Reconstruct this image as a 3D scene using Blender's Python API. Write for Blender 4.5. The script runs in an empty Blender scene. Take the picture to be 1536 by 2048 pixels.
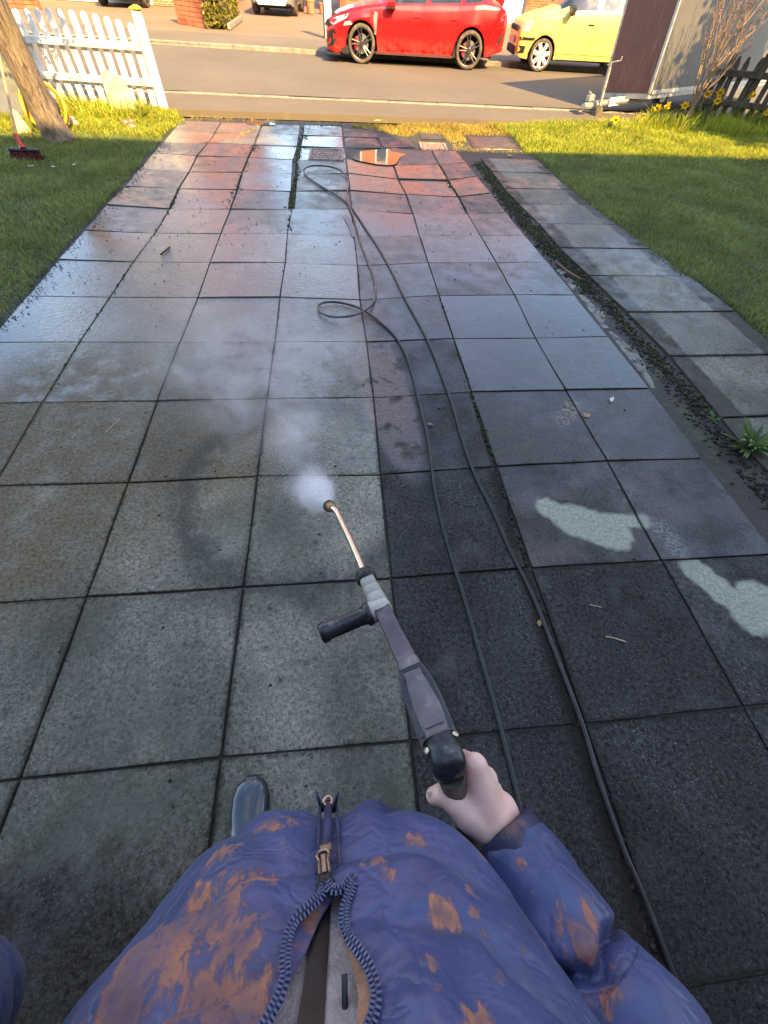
import bpy, bmesh, math, random
import numpy as np
from mathutils import Vector, Matrix, Euler
random.seed(7); rng = np.random.default_rng(7)
S = bpy.context.scene
COL = S.collection

# ------------------------------------------------------------------ camera, sky, sun, exposure
CAM_LOC = Vector((1.64, -0.1486, 1.4956))
CAM_ROT = Euler((0.6276, -0.0412, -0.0877), 'XYZ')
FPX = 797.34
cd = bpy.data.cameras.new('camera'); cam = bpy.data.objects.new('camera', cd); COL.objects.link(cam)
cam.location = CAM_LOC; cam.rotation_euler = CAM_ROT
cd.sensor_fit = 'VERTICAL'; cd.sensor_height = 24.0; cd.lens = FPX / 2048 * 24.0
cd.clip_start = 0.02; cd.clip_end = 2000
S.camera = cam
SUN_EL = math.radians(38); SUN_TRAVEL = Vector((-0.415, 0.91, 0)).normalized()
world = bpy.data.worlds.new('World'); S.world = world; world.use_nodes = True
wn = world.node_tree; wn.nodes.clear()
sky = wn.nodes.new('ShaderNodeTexSky'); sky.sky_type = 'NISHITA'; sky.sun_disc = False
sky.sun_elevation = SUN_EL; sky.sun_rotation = math.atan2(-SUN_TRAVEL.x, -SUN_TRAVEL.y)
sky.air_density = 1.0; sky.dust_density = 1.0; sky.ozone_density = 1.0
bg = wn.nodes.new('ShaderNodeBackground'); bg.inputs['Strength'].default_value = 0.15
wo = wn.nodes.new('ShaderNodeOutputWorld')
tc = wn.nodes.new('ShaderNodeTexCoord')
cn = wn.nodes.new('ShaderNodeTexNoise'); cn.inputs['Scale'].default_value = 2.1; cn.inputs['Detail'].default_value = 7; cn.inputs['Roughness'].default_value = 0.58
cr = wn.nodes.new('ShaderNodeMapRange'); cr.inputs['From Min'].default_value = 0.54; cr.inputs['From Max'].default_value = 0.70
cr.inputs['To Max'].default_value = 0.8
cmx = wn.nodes.new('ShaderNodeMix'); cmx.data_type = 'RGBA'
cmap = wn.nodes.new('ShaderNodeMapping'); cmap.inputs['Location'].default_value = (7.7, 2.2, 1); wn.links.new(tc.outputs['Generated'], cmap.inputs['Vector']); wn.links.new(cmap.outputs[0], cn.inputs['Vector']); wn.links.new(cn.outputs['Fac'], cr.inputs['Value'])
wn.links.new(cr.outputs['Result'], cmx.inputs['Factor']); wn.links.new(sky.outputs[0], cmx.inputs['A'])
cmx.inputs['B'].default_value = (8.2, 7.7, 6.8, 1)
wn.links.new(cmx.outputs['Result'], bg.inputs['Color']); wn.links.new(bg.outputs[0], wo.inputs['Surface'])
sd = bpy.data.lights.new('sun', 'SUN'); sd.energy = 4.4; sd.angle = math.radians(0.5); sd.color = (1.0, 0.69, 0.31)
so = bpy.data.objects.new('sun', sd); COL.objects.link(so)
sdir = Vector((SUN_TRAVEL.x * math.cos(SUN_EL), SUN_TRAVEL.y * math.cos(SUN_EL), -math.sin(SUN_EL)))
so.rotation_euler = sdir.to_track_quat('-Z', 'Y').to_euler(); so.location = (6, -6, 14)
S.view_settings.view_transform = 'Standard'; S.view_settings.look = 'None'
S.view_settings.gamma = 1; S.view_settings.use_curve_mapping = False
S.view_settings.exposure = 2.05
S.view_settings.use_white_balance = True; S.view_settings.white_balance_temperature = 6950; S.view_settings.white_balance_tint = 13   # set for the shade, as the photo is
S.render.engine = 'CYCLES'; S.cycles.use_denoising = True
S.cycles.max_bounces = 6; S.cycles.volume_bounces = 3; S.cycles.transparent_max_bounces = 12
S.cycles.volume_step_rate = 1.0
S.cycles.caustics_reflective = False; S.cycles.caustics_refractive = False

# ------------------------------------------------------------------ helpers
CM = CAM_ROT.to_matrix()
def ray(px, py): return CM @ Vector(((px - 768) / FPX, (1024 - py) / FPX, -1.0))
def G(px, py, z=0.0):                      # point of the horizontal plane z seen at a photo pixel
    d = ray(px, py); t = (z - CAM_LOC.z) / d.z; return CAM_LOC + d * t
def D(px, py, depth): return CAM_LOC + ray(px, py) * depth
def tag(o, label=None, cat=None, group=None, kind=None):
    if label: o['label'] = label
    if cat: o['category'] = cat
    if group: o['group'] = group
    if kind: o['kind'] = kind
    return o
def empty(name, loc=(0, 0, 0), rz=0.0, label=None, cat=None, group=None):
    o = bpy.data.objects.new(name, None); COL.objects.link(o); o.location = loc; o.rotation_euler = (0, 0, rz)
    o.empty_display_size = 0.1
    return tag(o, label, cat, group)
def link(name, me, mat, parent=None):
    o = bpy.data.objects.new(name, me); COL.objects.link(o)
    if mat is not None and not me.materials: me.materials.append(mat)
    if parent is not None: o.parent = parent
    return o
def mesh(name, verts, faces, mat, parent=None, smooth=False):
    me = bpy.data.meshes.new(name); me.from_pydata([tuple(v) for v in verts], [], [tuple(f) for f in faces]); me.update()
    if smooth: me.shade_smooth()
    return link(name, me, mat, parent)
def copy_tree(o, parent=None):
    c = o.copy(); COL.objects.link(c)
    if parent is not None: c.parent = parent
    for ch in list(o.children): copy_tree(ch, c)
    return c
def npmesh(name, V, F, mat, parent=None, smooth=False):     # fast mesh from numpy arrays, all faces with the same corner count
    me = bpy.data.meshes.new(name); V = np.asarray(V, np.float32); F = np.asarray(F, np.int32)
    n, k = F.shape
    me.vertices.add(len(V)); me.vertices.foreach_set('co', V.ravel())
    me.loops.add(n * k); me.loops.foreach_set('vertex_index', F.ravel())
    me.polygons.add(n); me.polygons.foreach_set('loop_start', np.arange(0, n * k, k, dtype=np.int32))
    me.update(calc_edges=True); me.validate()
    if smooth: me.shade_smooth()
    return link(name, me, mat, parent)
class MB:
    def __init__(s): s.v = []; s.f = []
    def add(s, V, F):
        b = len(s.v); s.v += [Vector(v) for v in V]; s.f += [[i + b for i in f] for f in F]; return s
    def box(s, c, size, rot=None, bev=0.0):
        x, y, z = [q / 2 for q in size]; M = rot if rot is not None else Matrix.Identity(3); c = Vector(c)
        if bev <= 0:
            V = [(-x, -y, -z), (x, -y, -z), (x, y, -z), (-x, y, -z), (-x, -y, z), (x, -y, z), (x, y, z), (-x, y, z)]
            F = [(3, 2, 1, 0), (4, 5, 6, 7), (0, 1, 5, 4), (1, 2, 6, 5), (2, 3, 7, 6), (3, 0, 4, 7)]
        else:
            b = bev; V = []; 
            for zz, i in ((-z, b), (-z + b, 0), (z - b, 0), (z, b)):
                for sx, sy in ((-1, -1), (1, -1), (1, 1), (-1, 1)):
                    V.append((sx * (x - i), sy * (y - i), zz))
            F = [(3, 2, 1, 0), (12, 13, 14, 15)]
            for k in range(3):
                for j in range(4):
                    a = 4 * k + j; d = 4 * k + (j + 1) % 4; F.append((a, d, d + 4, a + 4))
        return s.add([c + M @ Vector(v) for v in V], F)
    def tube(s, pts, r, n=8, cap=True, closed=False):
        pts = [Vector(p) for p in pts]; m = len(pts)
        rs = list(r) if hasattr(r, '__len__') else [r] * m
        if len(rs) != m: rs = [float(np.interp(i / max(1, m - 1), np.linspace(0, 1, len(rs)), rs)) for i in range(m)]
        V = []; F = []; up = Vector((0, 0, 1)); prev = None
        for i, p in enumerate(pts):
            if closed: t = pts[(i + 1) % m] - pts[i - 1]
            else: t = pts[min(i + 1, m - 1)] - pts[max(i - 1, 0)]
            if t.length < 1e-9: t = Vector((0, 0, 1))
            t.normalize()
            if prev is None:
                a = up if abs(t.z) < 0.9 else Vector((1, 0, 0)); u = t.cross(a).normalized()
            else:
                u = prev - t * prev.dot(t)
                u = u.normalized() if u.length > 1e-6 else t.orthogonal().normalized()
            prev = u; w = t.cross(u)
            for k in range(n):
                a = 2 * math.pi * k / n; V.append(p + (u * math.cos(a) + w * math.sin(a)) * rs[i])
        for i in range(m if closed else m - 1):
            j = (i + 1) % m
            for k in range(n):
                q = (k + 1) % n; F.append((i * n + k, i * n + q, j * n + q, j * n + k))
        if cap and not closed: F.append(tuple(range(n))[::-1]); F.append(tuple((m - 1) * n + k for k in range(n)))
        return s.add(V, F)
    def cyl(s, p0, p1, r0, r1=None, n=12): return s.tube([p0, p1], [r0, r0 if r1 is None else r1], n)
    def lathe(s, prof, c, axis=(0, 0, 1), n=16, cap=True):       # prof: (radius, offset along axis)
        ax = Vector(axis).normalized(); u = ax.orthogonal().normalized(); w = ax.cross(u); c = Vector(c); V = []; F = []
        for r, h in prof:
            for k in range(n):
                a = 2 * math.pi * k / n; V.append(c + ax * h + (u * math.cos(a) + w * math.sin(a)) * max(r, 1e-5))
        for i in range(len(prof) - 1):
            for k in range(n):
                q = (k + 1) % n; F.append((i * n + k, i * n + q, (i + 1) * n + q, (i + 1) * n + k))
        if cap: F.append(tuple(range(n))[::-1]); F.append(tuple((len(prof) - 1) * n + k for k in range(n)))
        return s.add(V, F)
    def prism(s, poly, p0, u, v, w):                    # polygon (a,b) on axes u,v from p0, extruded along w
        p0, u, v, w = Vector(p0), Vector(u), Vector(v), Vector(w); n = len(poly)
        V = [p0 + u * a + v * b for a, b in poly]; V += [q + w for q in V]
        F = [tuple(range(n))[::-1], tuple(range(n, 2 * n))] + [(i, (i + 1) % n, n + (i + 1) % n, n + i) for i in range(n)]
        return s.add(V, F)
    def grid(s, P, closed=False):                       # P[i][j] points
        n = len(P); m = len(P[0]); F = []
        for i in range(n - 1):
            for j in range(m if closed else m - 1):
                k = (j + 1) % m; F.append((i * m + j, i * m + k, (i + 1) * m + k, (i + 1) * m + j))
        return s.add([p for row in P for p in row], F)
    def build(s, name, mat, parent=None, smooth=False): return mesh(name, s.v, s.f, mat, parent, smooth)
def smooth_path(pts, n=8, closed=False):               # Catmull-Rom
    pts = [Vector(p) for p in pts]; out = []; m = len(pts)
    for i in range(m if closed else m - 1):
        if closed: p0, p1, p2, p3 = pts[i - 1], pts[i], pts[(i + 1) % m], pts[(i + 2) % m]
        else: p0, p1, p2, p3 = pts[max(i - 1, 0)], pts[i], pts[i + 1], pts[min(i + 2, m - 1)]
        for k in range(n):
            t = k / n
            out.append(0.5 * ((2 * p1) + (p2 - p0) * t + (2 * p0 - 5 * p1 + 4 * p2 - p3) * t * t + (3 * p1 - p0 - 3 * p2 + p3) * t ** 3))
    if not closed: out.append(pts[-1])
    return out
def lerp(a, b, t): return a + (b - a) * t

# ------------------------------------------------------------------ material helpers
class NB:
    def __init__(s, name):
        s.m = bpy.data.materials.new(name); s.m.use_nodes = True; s.t = s.m.node_tree; s.t.nodes.clear()
        s.out = s.t.nodes.new('ShaderNodeOutputMaterial'); s.geo = None
    def n(s, typ, **kw):
        nd = s.t.nodes.new('ShaderNode' + typ)
        for k, v in kw.items():
            if hasattr(nd, k) and k not in nd.inputs: setattr(nd, k, v)
            else: s.set(nd, k, v)
        return nd
    def set(s, nd, k, v):
        k = {'FromMin': 'From Min', 'FromMax': 'From Max', 'ToMin': 'To Min', 'ToMax': 'To Max'}.get(k, k) if isinstance(k, str) else k
        i = nd.inputs[k]
        if isinstance(v, bpy.types.NodeSocket): s.t.links.new(v, i)
        elif isinstance(v, bpy.types.Node): s.t.links.new(v.outputs[0], i)
        else:
            if i.type == 'RGBA' and len(v) == 3: v = (*v, 1)
            i.default_value = v
    def pos(s):
        if s.geo is None: s.geo = s.n('NewGeometry')
        return s.geo.outputs['Position']
    def obj(s): return s.n('TexCoord').outputs['Object']
    def noise(s, vec, scale, detail=4, rough=0.55, dist=0.0):
        nd = s.n('TexNoise'); s.set(nd, 'Vector', vec); s.set(nd, 'Scale', scale); s.set(nd, 'Detail', detail); s.set(nd, 'Roughness', rough); s.set(nd, 'Distortion', dist)
        return nd.outputs['Fac']
    def vor(s, vec, scale, feature='F1'):
        nd = s.n('TexVoronoi'); nd.feature = feature; s.set(nd, 'Vector', vec); s.set(nd, 'Scale', scale); return nd.outputs['Distance']
    def mr(s, v, a, b, c=0.0, d=1.0, smooth=False):
        nd = s.n('MapRange'); nd.interpolation_type = 'SMOOTHSTEP' if smooth else 'LINEAR'
        s.set(nd, 'Value', v); s.set(nd, 'From Min', a); s.set(nd, 'From Max', b); s.set(nd, 'To Min', c); s.set(nd, 'To Max', d); return nd.outputs['Result']
    def mix(s, f, a, b, blend='MIX'):
        nd = s.n('Mix'); nd.data_type = 'RGBA'; nd.blend_type = blend
        for k, v in (('Factor', f), ('A', a), ('B', b)):
            i = [q for q in nd.inputs if q.name == k and (q.type == 'RGBA' or (k == 'Factor' and q.type == 'VALUE'))][0]
            if isinstance(v, bpy.types.NodeSocket): s.t.links.new(v, i)
            else: i.default_value = (*v, 1) if hasattr(v, '__len__') and len(v) == 3 else v
        return [q for q in nd.outputs if q.type == 'RGBA'][0]
    def math(s, op, a, b=None, clamp=False):
        nd = s.n('Math'); nd.operation = op; nd.use_clamp = clamp; s.set(nd, 0, a)
        if b is not None: s.set(nd, 1, b)
        return nd.outputs[0]
    def sep(s, vec):
        nd = s.n('SeparateXYZ'); s.set(nd, 0, vec); return nd.outputs
    def bump(s, h, strength=0.3, dist=0.01, normal=None):
        nd = s.n('Bump'); s.set(nd, 'Height', h); s.set(nd, 'Strength', strength); s.set(nd, 'Distance', dist)
        if normal is not None: s.set(nd, 'Normal', normal)
        return nd.outputs[0]
    def bsdf(s, **kw):
        b = s.n('BsdfPrincipled')
        names = {'color': 'Base Color', 'rough': 'Roughness', 'metal': 'Metallic', 'normal': 'Normal', 'spec': 'Specular IOR Level', 'coat': 'Coat Weight', 'coat_rough': 'Coat Roughness', 'coat_normal': 'Coat Normal', 'trans': 'Transmission Weight', 'ior': 'IOR', 'alpha': 'Alpha', 'sheen': 'Sheen Weight', 'sub': 'Subsurface Weight'}
        for k, v in kw.items(): s.set(b, names.get(k, k), v)
        s.t.links.new(b.outputs[0], s.out.inputs['Surface']); return b
    def scale(s, vec, sc, loc=(0, 0, 0), rot=(0, 0, 0)):
        nd = s.n('Mapping'); s.set(nd, 'Vector', vec); s.set(nd, 'Scale', sc); s.set(nd, 'Location', loc); s.set(nd, 'Rotation', rot); return nd.outputs[0]
def simple(name, col, rough=0.5, var=0.12, scale=8.0, bump=0.0, bscale=60.0, metal=0.0, coat=0.0, dirt=None, spec=0.5, world=False):
    b = NB(name); v = b.pos() if world else b.obj()
    nz = b.noise(v, scale, 5, 0.6)
    dark = tuple(c * (1 - var * 1.6) for c in col); lite = tuple(min(1, c * (1 + var)) for c in col)
    c = b.mix(b.mr(nz, 0.3, 0.7), dark, lite)
    if dirt:
        dcol, amt, dsc = dirt
        c = b.mix(b.mr(b.noise(v, dsc, 6, 0.65), 0.62 - amt * 0.3, 0.75 - amt * 0.2), c, dcol)
    kw = dict(color=c, rough=b.mr(b.noise(v, scale * 2.3, 3), 0.3, 0.7, max(0.02, rough - 0.08), min(1, rough + 0.08)), metal=metal, coat=coat, spec=spec)
    if bump > 0: kw['normal'] = b.bump(b.noise(v, bscale, 4, 0.6), bump, 0.01)
    b.bsdf(**kw); return b.m

# ------------------------------------------------------------------ ground materials
def ell(b, P, cx, cy, rx, ry, ang, wob, soft=0.25):     # soft ellipse mask in the ground plane, edge broken by noise
    m = b.n('Mapping'); m.vector_type = 'TEXTURE'
    b.set(m, 'Vector', P); b.set(m, 'Location', (cx, cy, 0)); b.set(m, 'Rotation', (0, 0, ang)); b.set(m, 'Scale', (rx, ry, 1))
    xy = b.sep(m.outputs[0])
    d = b.math('SQRT', b.math('ADD', b.math('POWER', b.math('ABSOLUTE', xy[0]), 2.0), b.math('POWER', b.math('ABSOLUTE', xy[1]), 2.0)))
    d = b.math('ADD', d, wob)
    return b.mr(d, 1.0 - soft, 1.0 + soft, 1.0, 0.0, True)
def capsules(b, P, segs, wob, soft=0.012):
    xy = b.sep(P); best = None
    flat = b.n('CombineXYZ'); b.set(flat, 0, xy[0]); b.set(flat, 1, xy[1]); f = flat.outputs[0]
    for (a, c, r) in segs:
        a = Vector((a[0], a[1], 0)); c = Vector((c[0], c[1], 0)); ab = c - a; L2 = max(ab.dot(ab), 1e-6)
        def vm(op, u, v=None, **k):
            n = b.n('VectorMath'); n.operation = op; b.set(n, 0, u)
            if v is not None: b.set(n, 1, v)
            if 'scale' in k: b.set(n, 'Scale', k['scale'])
            return n
        pa = vm('SUBTRACT', f, tuple(a)).outputs[0]
        t = b.math('MULTIPLY', vm('DOT_PRODUCT', pa, tuple(ab)).outputs['Value'], 1.0 / L2, True)
        q = vm('SCALE', tuple(ab), scale=t).outputs[0]
        d = b.math('SUBTRACT', vm('LENGTH', vm('SUBTRACT', pa, q).outputs[0]).outputs['Value'], r)
        best = d if best is None else b.math('MINIMUM', best, d)
    return b.mr(b.math('ADD', best, wob), -soft, soft, 1.0, 0.0, True)

def slab_material():
    b = NB('wet_concrete_slab'); P = b.pos()
    oi = b.n('ObjectInfo'); col = b.n('SeparateColor'); b.set(col, 0, oi.outputs['Color']); dirt, wet, tone = col.outputs[:3]
    rnd = oi.outputs['Random']
    n1 = b.noise(P, 1.7, 6, 0.62); n2 = b.noise(P, 6.5, 7, 0.66); n3 = b.noise(P, 34, 5, 0.62); sp = b.noise(P, 68, 5, 0.82); sp2 = b.noise(P, 150, 2, 0.6)
    w1 = b.math('MULTIPLY', b.math('SUBTRACT', n2, 0.5), 0.55)
    # clean concrete: grey green, aggregate speckle
    clean = b.mix(b.mr(sp, 0.33, 0.67), (0.038, 0.036, 0.027), (0.385, 0.365, 0.288))
    clean = b.mix(b.mr(sp2, 0.60, 0.70), clean, (0.40, 0.385, 0.32))
    clean = b.mix(b.mr(n3, 0.52, 0.68, 0, 0.45), clean, (0.07, 0.068, 0.052))
    clean = b.mix(b.mr(n1, 0.40, 0.62, 0, 0.65), clean, (0.075, 0.080, 0.050))
    # grime: near black with fine grey grit
    grime = b.mix(b.mr(sp, 0.36, 0.7), (0.006, 0.006, 0.006), (0.082, 0.080, 0.078))
    grime = b.mix(b.mr(sp2, 0.62, 0.71), grime, (0.17, 0.163, 0.145))
    grime = b.mix(b.mr(n2, 0.5, 0.72, 0, 0.5), grime, (0.036, 0.037, 0.031))
    dm = b.math('ADD', b.math('ADD', dirt, b.math('MULTIPLY', b.math('SUBTRACT', n2, 0.5), 0.9)), b.math('MULTIPLY', b.math('SUBTRACT', n1, 0.5), 0.7))
    xyP = b.sep(P)
    # the dry, unwashed grime by the photographer's feet
    nearm = b.mr(b.math('ADD', xyP[1], b.math('MULTIPLY', b.math('SUBTRACT', n2, .5), 0.5)), -0.40, -0.12, 0.85, 0.0, True)
    leftm = b.mr(xyP[0], 0.6, 2.0, 1.0, 0.25)
    dm = b.math('ADD', dm, b.math('MULTIPLY', nearm, leftm))
    dm = b.mr(dm, 0.18, 0.82, 0, 1, True)
    big2 = b.noise(b.scale(P, (1, .6, 1), rot=(0, 0, .5)), 2.9, 5, .6, .5); c0_ = b.mr(big2, .38, .66, .74, 1.22)
    pit = b.math('MULTIPLY', b.mr(n3, 0.60, 0.66), b.mr(n2, 0.48, 0.6))
    hv0 = b.n('HueSaturation'); b.set(hv0, 'Color', clean); b.set(hv0, 'Value', c0_); hv1 = b.n('HueSaturation'); b.set(hv1, 'Color', grime); b.set(hv1, 'Value', b.mr(big2, .36, .66, 1.35, .70))
    c = b.mix(dm, hv0.outputs[0], hv1.outputs[0])
    c = b.mix(b.math('MULTIPLY', pit, 0.8), c, (0.03, 0.028, 0.022))
    # damp edges of the last washed sweep: a darker arc and muddy film
    mud = ell(b, P, 0.28, 1.55, 0.85, 0.95, 0.35, w1, 0.40)
    mud2 = ell(b, P, 0.93, 1.45, 0.42, 0.50, -0.3, w1, 0.40)
    mud3 = ell(b, P, 0.22, 0.93, 0.35, 0.45, 0.2, w1, 0.5)
    mm = b.math('MAXIMUM', b.math('MAXIMUM', mud, mud2), mud3)
    mm = b.math('MULTIPLY', mm, b.mr(n2, 0.30, 0.55))
    c = b.mix(b.math('MULTIPLY', mm, 0.80), c, b.mix(b.mr(sp, .35, .65), (0.065, 0.046, 0.022), (0.235, 0.178, 0.105)))
    inside = ell(b, P, 1.45, 1.14, 0.53, 0.53, 0.3, w1, 0.35); bright = b.n('HueSaturation'); b.set(bright, 'Color', c); b.set(bright, 'Value', b.mr(inside, 0, 1, 1.0, 1.28)); c = bright.outputs[0]
    arc = b.math('SUBTRACT', ell(b, P, 1.42, 1.12, 0.60, 0.61, 0.3, w1, 0.10), ell(b, P, 1.45, 1.14, 0.53, 0.53, 0.3, w1, 0.2), True)
    c = b.mix(b.math('MULTIPLY', arc, 0.70), c, (0.030, 0.033, 0.034))
    # test sweeps of the lance on the dirty side
    SW = [(G(1092, 1012), G(1150, 1045), .055), (G(1150, 1040), G(1225, 1065), .095), (G(1215, 1040), G(1285, 1042), .036),
          (G(1390, 1140), G(1500, 1228), .062), (G(1500, 1228), G(1560, 1240), .085), (G(1520, 1205), G(1600, 1230), .10)]
    swm = capsules(b, P, SW, b.math('ADD', b.math('MULTIPLY', b.math('SUBTRACT', n2, 0.5), 0.055), b.math('MULTIPLY', b.math('SUBTRACT', n3, 0.5), 0.05)), 0.014)
    faint = capsules(b, P, [(G(1285, 1040), G(1330, 1060), .045), (G(1330, 1060), G(1375, 1130), .045)], b.math('MULTIPLY', b.math('SUBTRACT', n3, 0.5), 0.12), 0.03)
    pale = b.mix(b.mr(sp, 0.38, 0.62), (0.225, 0.25, 0.185), (0.44, 0.465, 0.36))
    c = b.mix(b.math('MULTIPLY', swm, b.mr(sp, 0.22, 0.34)), c, pale)
    c = b.mix(b.math('MULTIPLY', faint, b.mr(sp, 0.46, 0.60)), c, (0.26, 0.28, 0.25))
    gapd = b.math('MULTIPLY', b.mr(b.math('ABSOLUTE', b.math('SUBTRACT', b.math('ADD', xyP[0], b.math('MULTIPLY', w1, .10)), 2.375)), .012, .06, 1, 0, True), b.mr(xyP[1], 1.1, 1.3, 1, 0)); c = b.mix(b.math('MULTIPLY', gapd, .8), c, (.018, .015, .011))
    # orange grit spill
    rust = b.math('MULTIPLY', ell(b, P, 2.93, 1.58, 0.13, 0.05, 0.9, w1, 0.5), b.mr(n3, 0.5, 0.58))
    c = b.mix(rust, c, (0.34, 0.24, 0.12))
    ob_ = b.sep(b.obj()); ed = b.math('SUBTRACT', .297, b.math('MAXIMUM', b.math('ABSOLUTE', ob_[0]), b.math('ABSOLUTE', ob_[1]))); ed = b.mr(b.math('ADD', ed, b.math('MULTIPLY', b.math('SUBTRACT', b.math('ADD', n3, n2), 1.0), .05)), -.004, .016, .75, 0); c = b.mix(ed, c, (.020, .018, .012))
    hsv = b.n('HueSaturation'); b.set(hsv, 'Color', c); b.set(hsv, 'Value', b.mr(tone, 0, 1, 0.72, 1.25)); c = hsv.outputs[0]
    # water film
    film = ell(b, P, 0.75, 2.9, 1.05, 1.65, 0.15, w1, 0.30)
    film2 = ell(b, P, 1.86, 1.95, 0.16, 0.85, 0.12, b.math('MULTIPLY', w1, 0.7), 0.25)
    film = b.math('MAXIMUM', film, film2)
    wm = b.math('MAXIMUM', b.math('MULTIPLY', film, b.mr(n2, 0.30, 0.55)), b.math('ADD', wet, b.math('ADD', b.math('MULTIPLY', b.math('SUBTRACT', n2, 0.5), 0.8), b.math('MULTIPLY', b.math('SUBTRACT', n1, 0.5), 0.7)), True))
    wm = b.math('MULTIPLY', wm, b.mr(mm, 0, 1, 1, .35))
    nb_ = b.math('MULTIPLY', b.math('MULTIPLY', nearm, leftm), .75); c = b.mix(nb_, c, b.mix(b.mr(sp, .35, .65), (.012, .009, .005), (.060, .045, .028)))
    dark = b.n('HueSaturation'); b.set(dark, 'Color', c); b.set(dark, 'Value', b.mr(wm, 0, 1, 1.0, 0.58)); c = dark.outputs[0]
    rip = b.noise(b.scale(P, (1, 2.2, 1), rot=(0, 0, 0.3)), 26, 4, 0.55, 0.6)
    relief = b.math('ADD', b.math('MULTIPLY', sp, 0.55), b.math('ADD', b.math('MULTIPLY', sp2, 0.25), b.math('MULTIPLY', n3, 1.1)))
    coarse = b.math('MULTIPLY', b.noise(P, 62, 4, .7), b.mr(dm, .4, 1, 0, 2.2)); nb = b.bump(b.math('ADD', relief, coarse), 0.75, 0.004)
    gentle = b.math('ADD', b.math('MULTIPLY', rip, 1.0), b.math('MULTIPLY', b.noise(P, 75, 3, .6), 0.5))
    cb = b.bump(gentle, b.mr(b.math('MAXIMUM', film2, b.math('MULTIPLY', film, .45)), 0, 1, 0.10, 0.9), 0.010)
    b.bsdf(color=c, rough=b.mr(wm, 0, 1, 0.78, 0.42), normal=nb, spec=b.mr(wm, .1, .6, .12, .3), coat=b.mr(wm, 0.22, 0.66, 0.0, 1.0), coat_rough=b.mr(wm, 0, 0.9, 0.40, 0.10), coat_normal=cb)
    b.m.node_tree.nodes['Principled BSDF'].inputs['Coat IOR'].default_value = 1.55
    return b.m
M_SLAB = slab_material()

def soil_material(name, moss=0.4):
    b = NB(name); P = b.pos(); n1 = b.noise(P, 3.2, 6, 0.65); n2 = b.noise(P, 22, 6, 0.68); n3 = b.noise(P, 95, 4, 0.7)
    c = b.mix(b.mr(n3, 0.3, 0.7), (0.008, 0.006, 0.005), (0.050, 0.040, 0.030))
    c = b.mix(b.math('MULTIPLY', b.mr(n2, 0.45, 0.6), b.mr(n1, 0.62 - moss * 0.3, 0.72 - moss * 0.2)), c, (0.055, 0.075, 0.018))
    b.bsdf(color=c, rough=0.75, normal=b.bump(b.math('ADD', n2, b.math('MULTIPLY', n3, 0.6)), 0.9, 0.02), coat=0.15, coat_rough=0.35)
    return b.m
M_SOIL = soil_material('dark_joint_soil', 0.45)

def asphalt(name, lo, hi, warm=(0, 0, 0)):
    b = NB(name); P = b.pos(); n1 = b.noise(P, 0.45, 6, 0.6); n2 = b.noise(P, 4, 6, 0.66); n3 = b.noise(P, 120, 3, 0.7)
    c = b.mix(b.mr(n3, 0.3, 0.7), lo, hi)
    c = b.mix(b.mr(n1, 0.35, 0.65, 0, 0.4), c, tuple(q * 0.72 for q in lo))
    c = b.mix(b.mr(n2, 0.58, 0.74, 0, 0.45), c, tuple(q * 1.12 for q in hi))
    cracks = b.mr(b.vor(b.mix(0.12, P, b.n('TexNoise', Scale=3.0).outputs['Color']), 0.55, 'DISTANCE_TO_EDGE'), 0.0, 0.010, 1, 0)
    c = b.mix(b.math('MULTIPLY', cracks, 0.18), c, (0.05, 0.045, 0.04))
    b.bsdf(color=c, rough=0.85, normal=b.bump(b.math('ADD', n3, b.math('MULTIPLY', n2, 0.5)), 0.5, 0.008), spec=0.3)
    return b.m
M_ROAD = asphalt('road_asphalt', (0.108, 0.090, 0.064), (0.178, 0.149, 0.107))
M_PATH = asphalt('footpath_asphalt', (0.108, 0.088, 0.060), (0.184, 0.152, 0.104))
M_FARPATH = asphalt('far_footpath_asphalt', (0.120, 0.098, 0.066), (0.20, 0.166, 0.116))
M_DRIVE = asphalt('far_drive_tan', (0.18, 0.122, 0.074), (0.28, 0.195, 0.122))
M_KERB = simple('kerb_concrete', (0.24, 0.21, 0.155), 0.8, 0.25, 5, 0.4, 90, world=True)
M_LAWNBASE = soil_material('lawn_soil', 1.35)
b = NB('grassland'); P = b.pos(); c = b.mix(b.noise(P, 0.6, 5), (0.035, 0.050, 0.014), (0.075, 0.09, 0.03)); b.bsdf(color=c, rough=0.95); M_GROUND = b.m

# ------------------------------------------------------------------ ground sheets
def sheet(name, poly, z, mat, kind='structure', parent=None):
    return tag(mesh(name, [(x, y, z) for x, y in poly], [range(len(poly))], mat, parent), kind=kind)
sheet('ground', [(-400, -400), (400, -400), (400, 400), (-400, 400)], -0.10, M_GROUND)
nk = lambda x: 10.32 - 0.028 * x          # near kerb line
fk = lambda x: 16.52 - 0.105 * x          # far kerb line
X0, X1 = -40.0, 40.0
road = sheet('road', [(X0, nk(X0) + .05), (X1, nk(X1) + .05), (X1, fk(X1)), (X0, fk(X0))], -0.055, M_ROAD)
fp = MB(); fp.prism([(X0, 8.42), (X1, 9.6), (X1, nk(X1) - .13), (X0, nk(X0) - .13)], (0, 0, -0.09), (1, 0, 0), (0, 1, 0), (0, 0, 0.082))
footpath = tag(fp.build('footpath', M_PATH), kind='structure')
ffp = MB(); ffp.prism([(X0, fk(X0) + .14), (X1, fk(X1) + .14), (X1, 18.3), (X0, 20.6)], (0, 0, -0.09), (1, 0, 0), (0, 1, 0), (0, 0, 0.085))
far_footpath = tag(ffp.build('far_footpath', M_FARPATH), kind='structure')
far_drive = sheet('far_driveway', [(X0, 20.6), (X1, 18.3), (X1, 60), (X0, 60)], -0.02, M_DRIVE)
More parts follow.
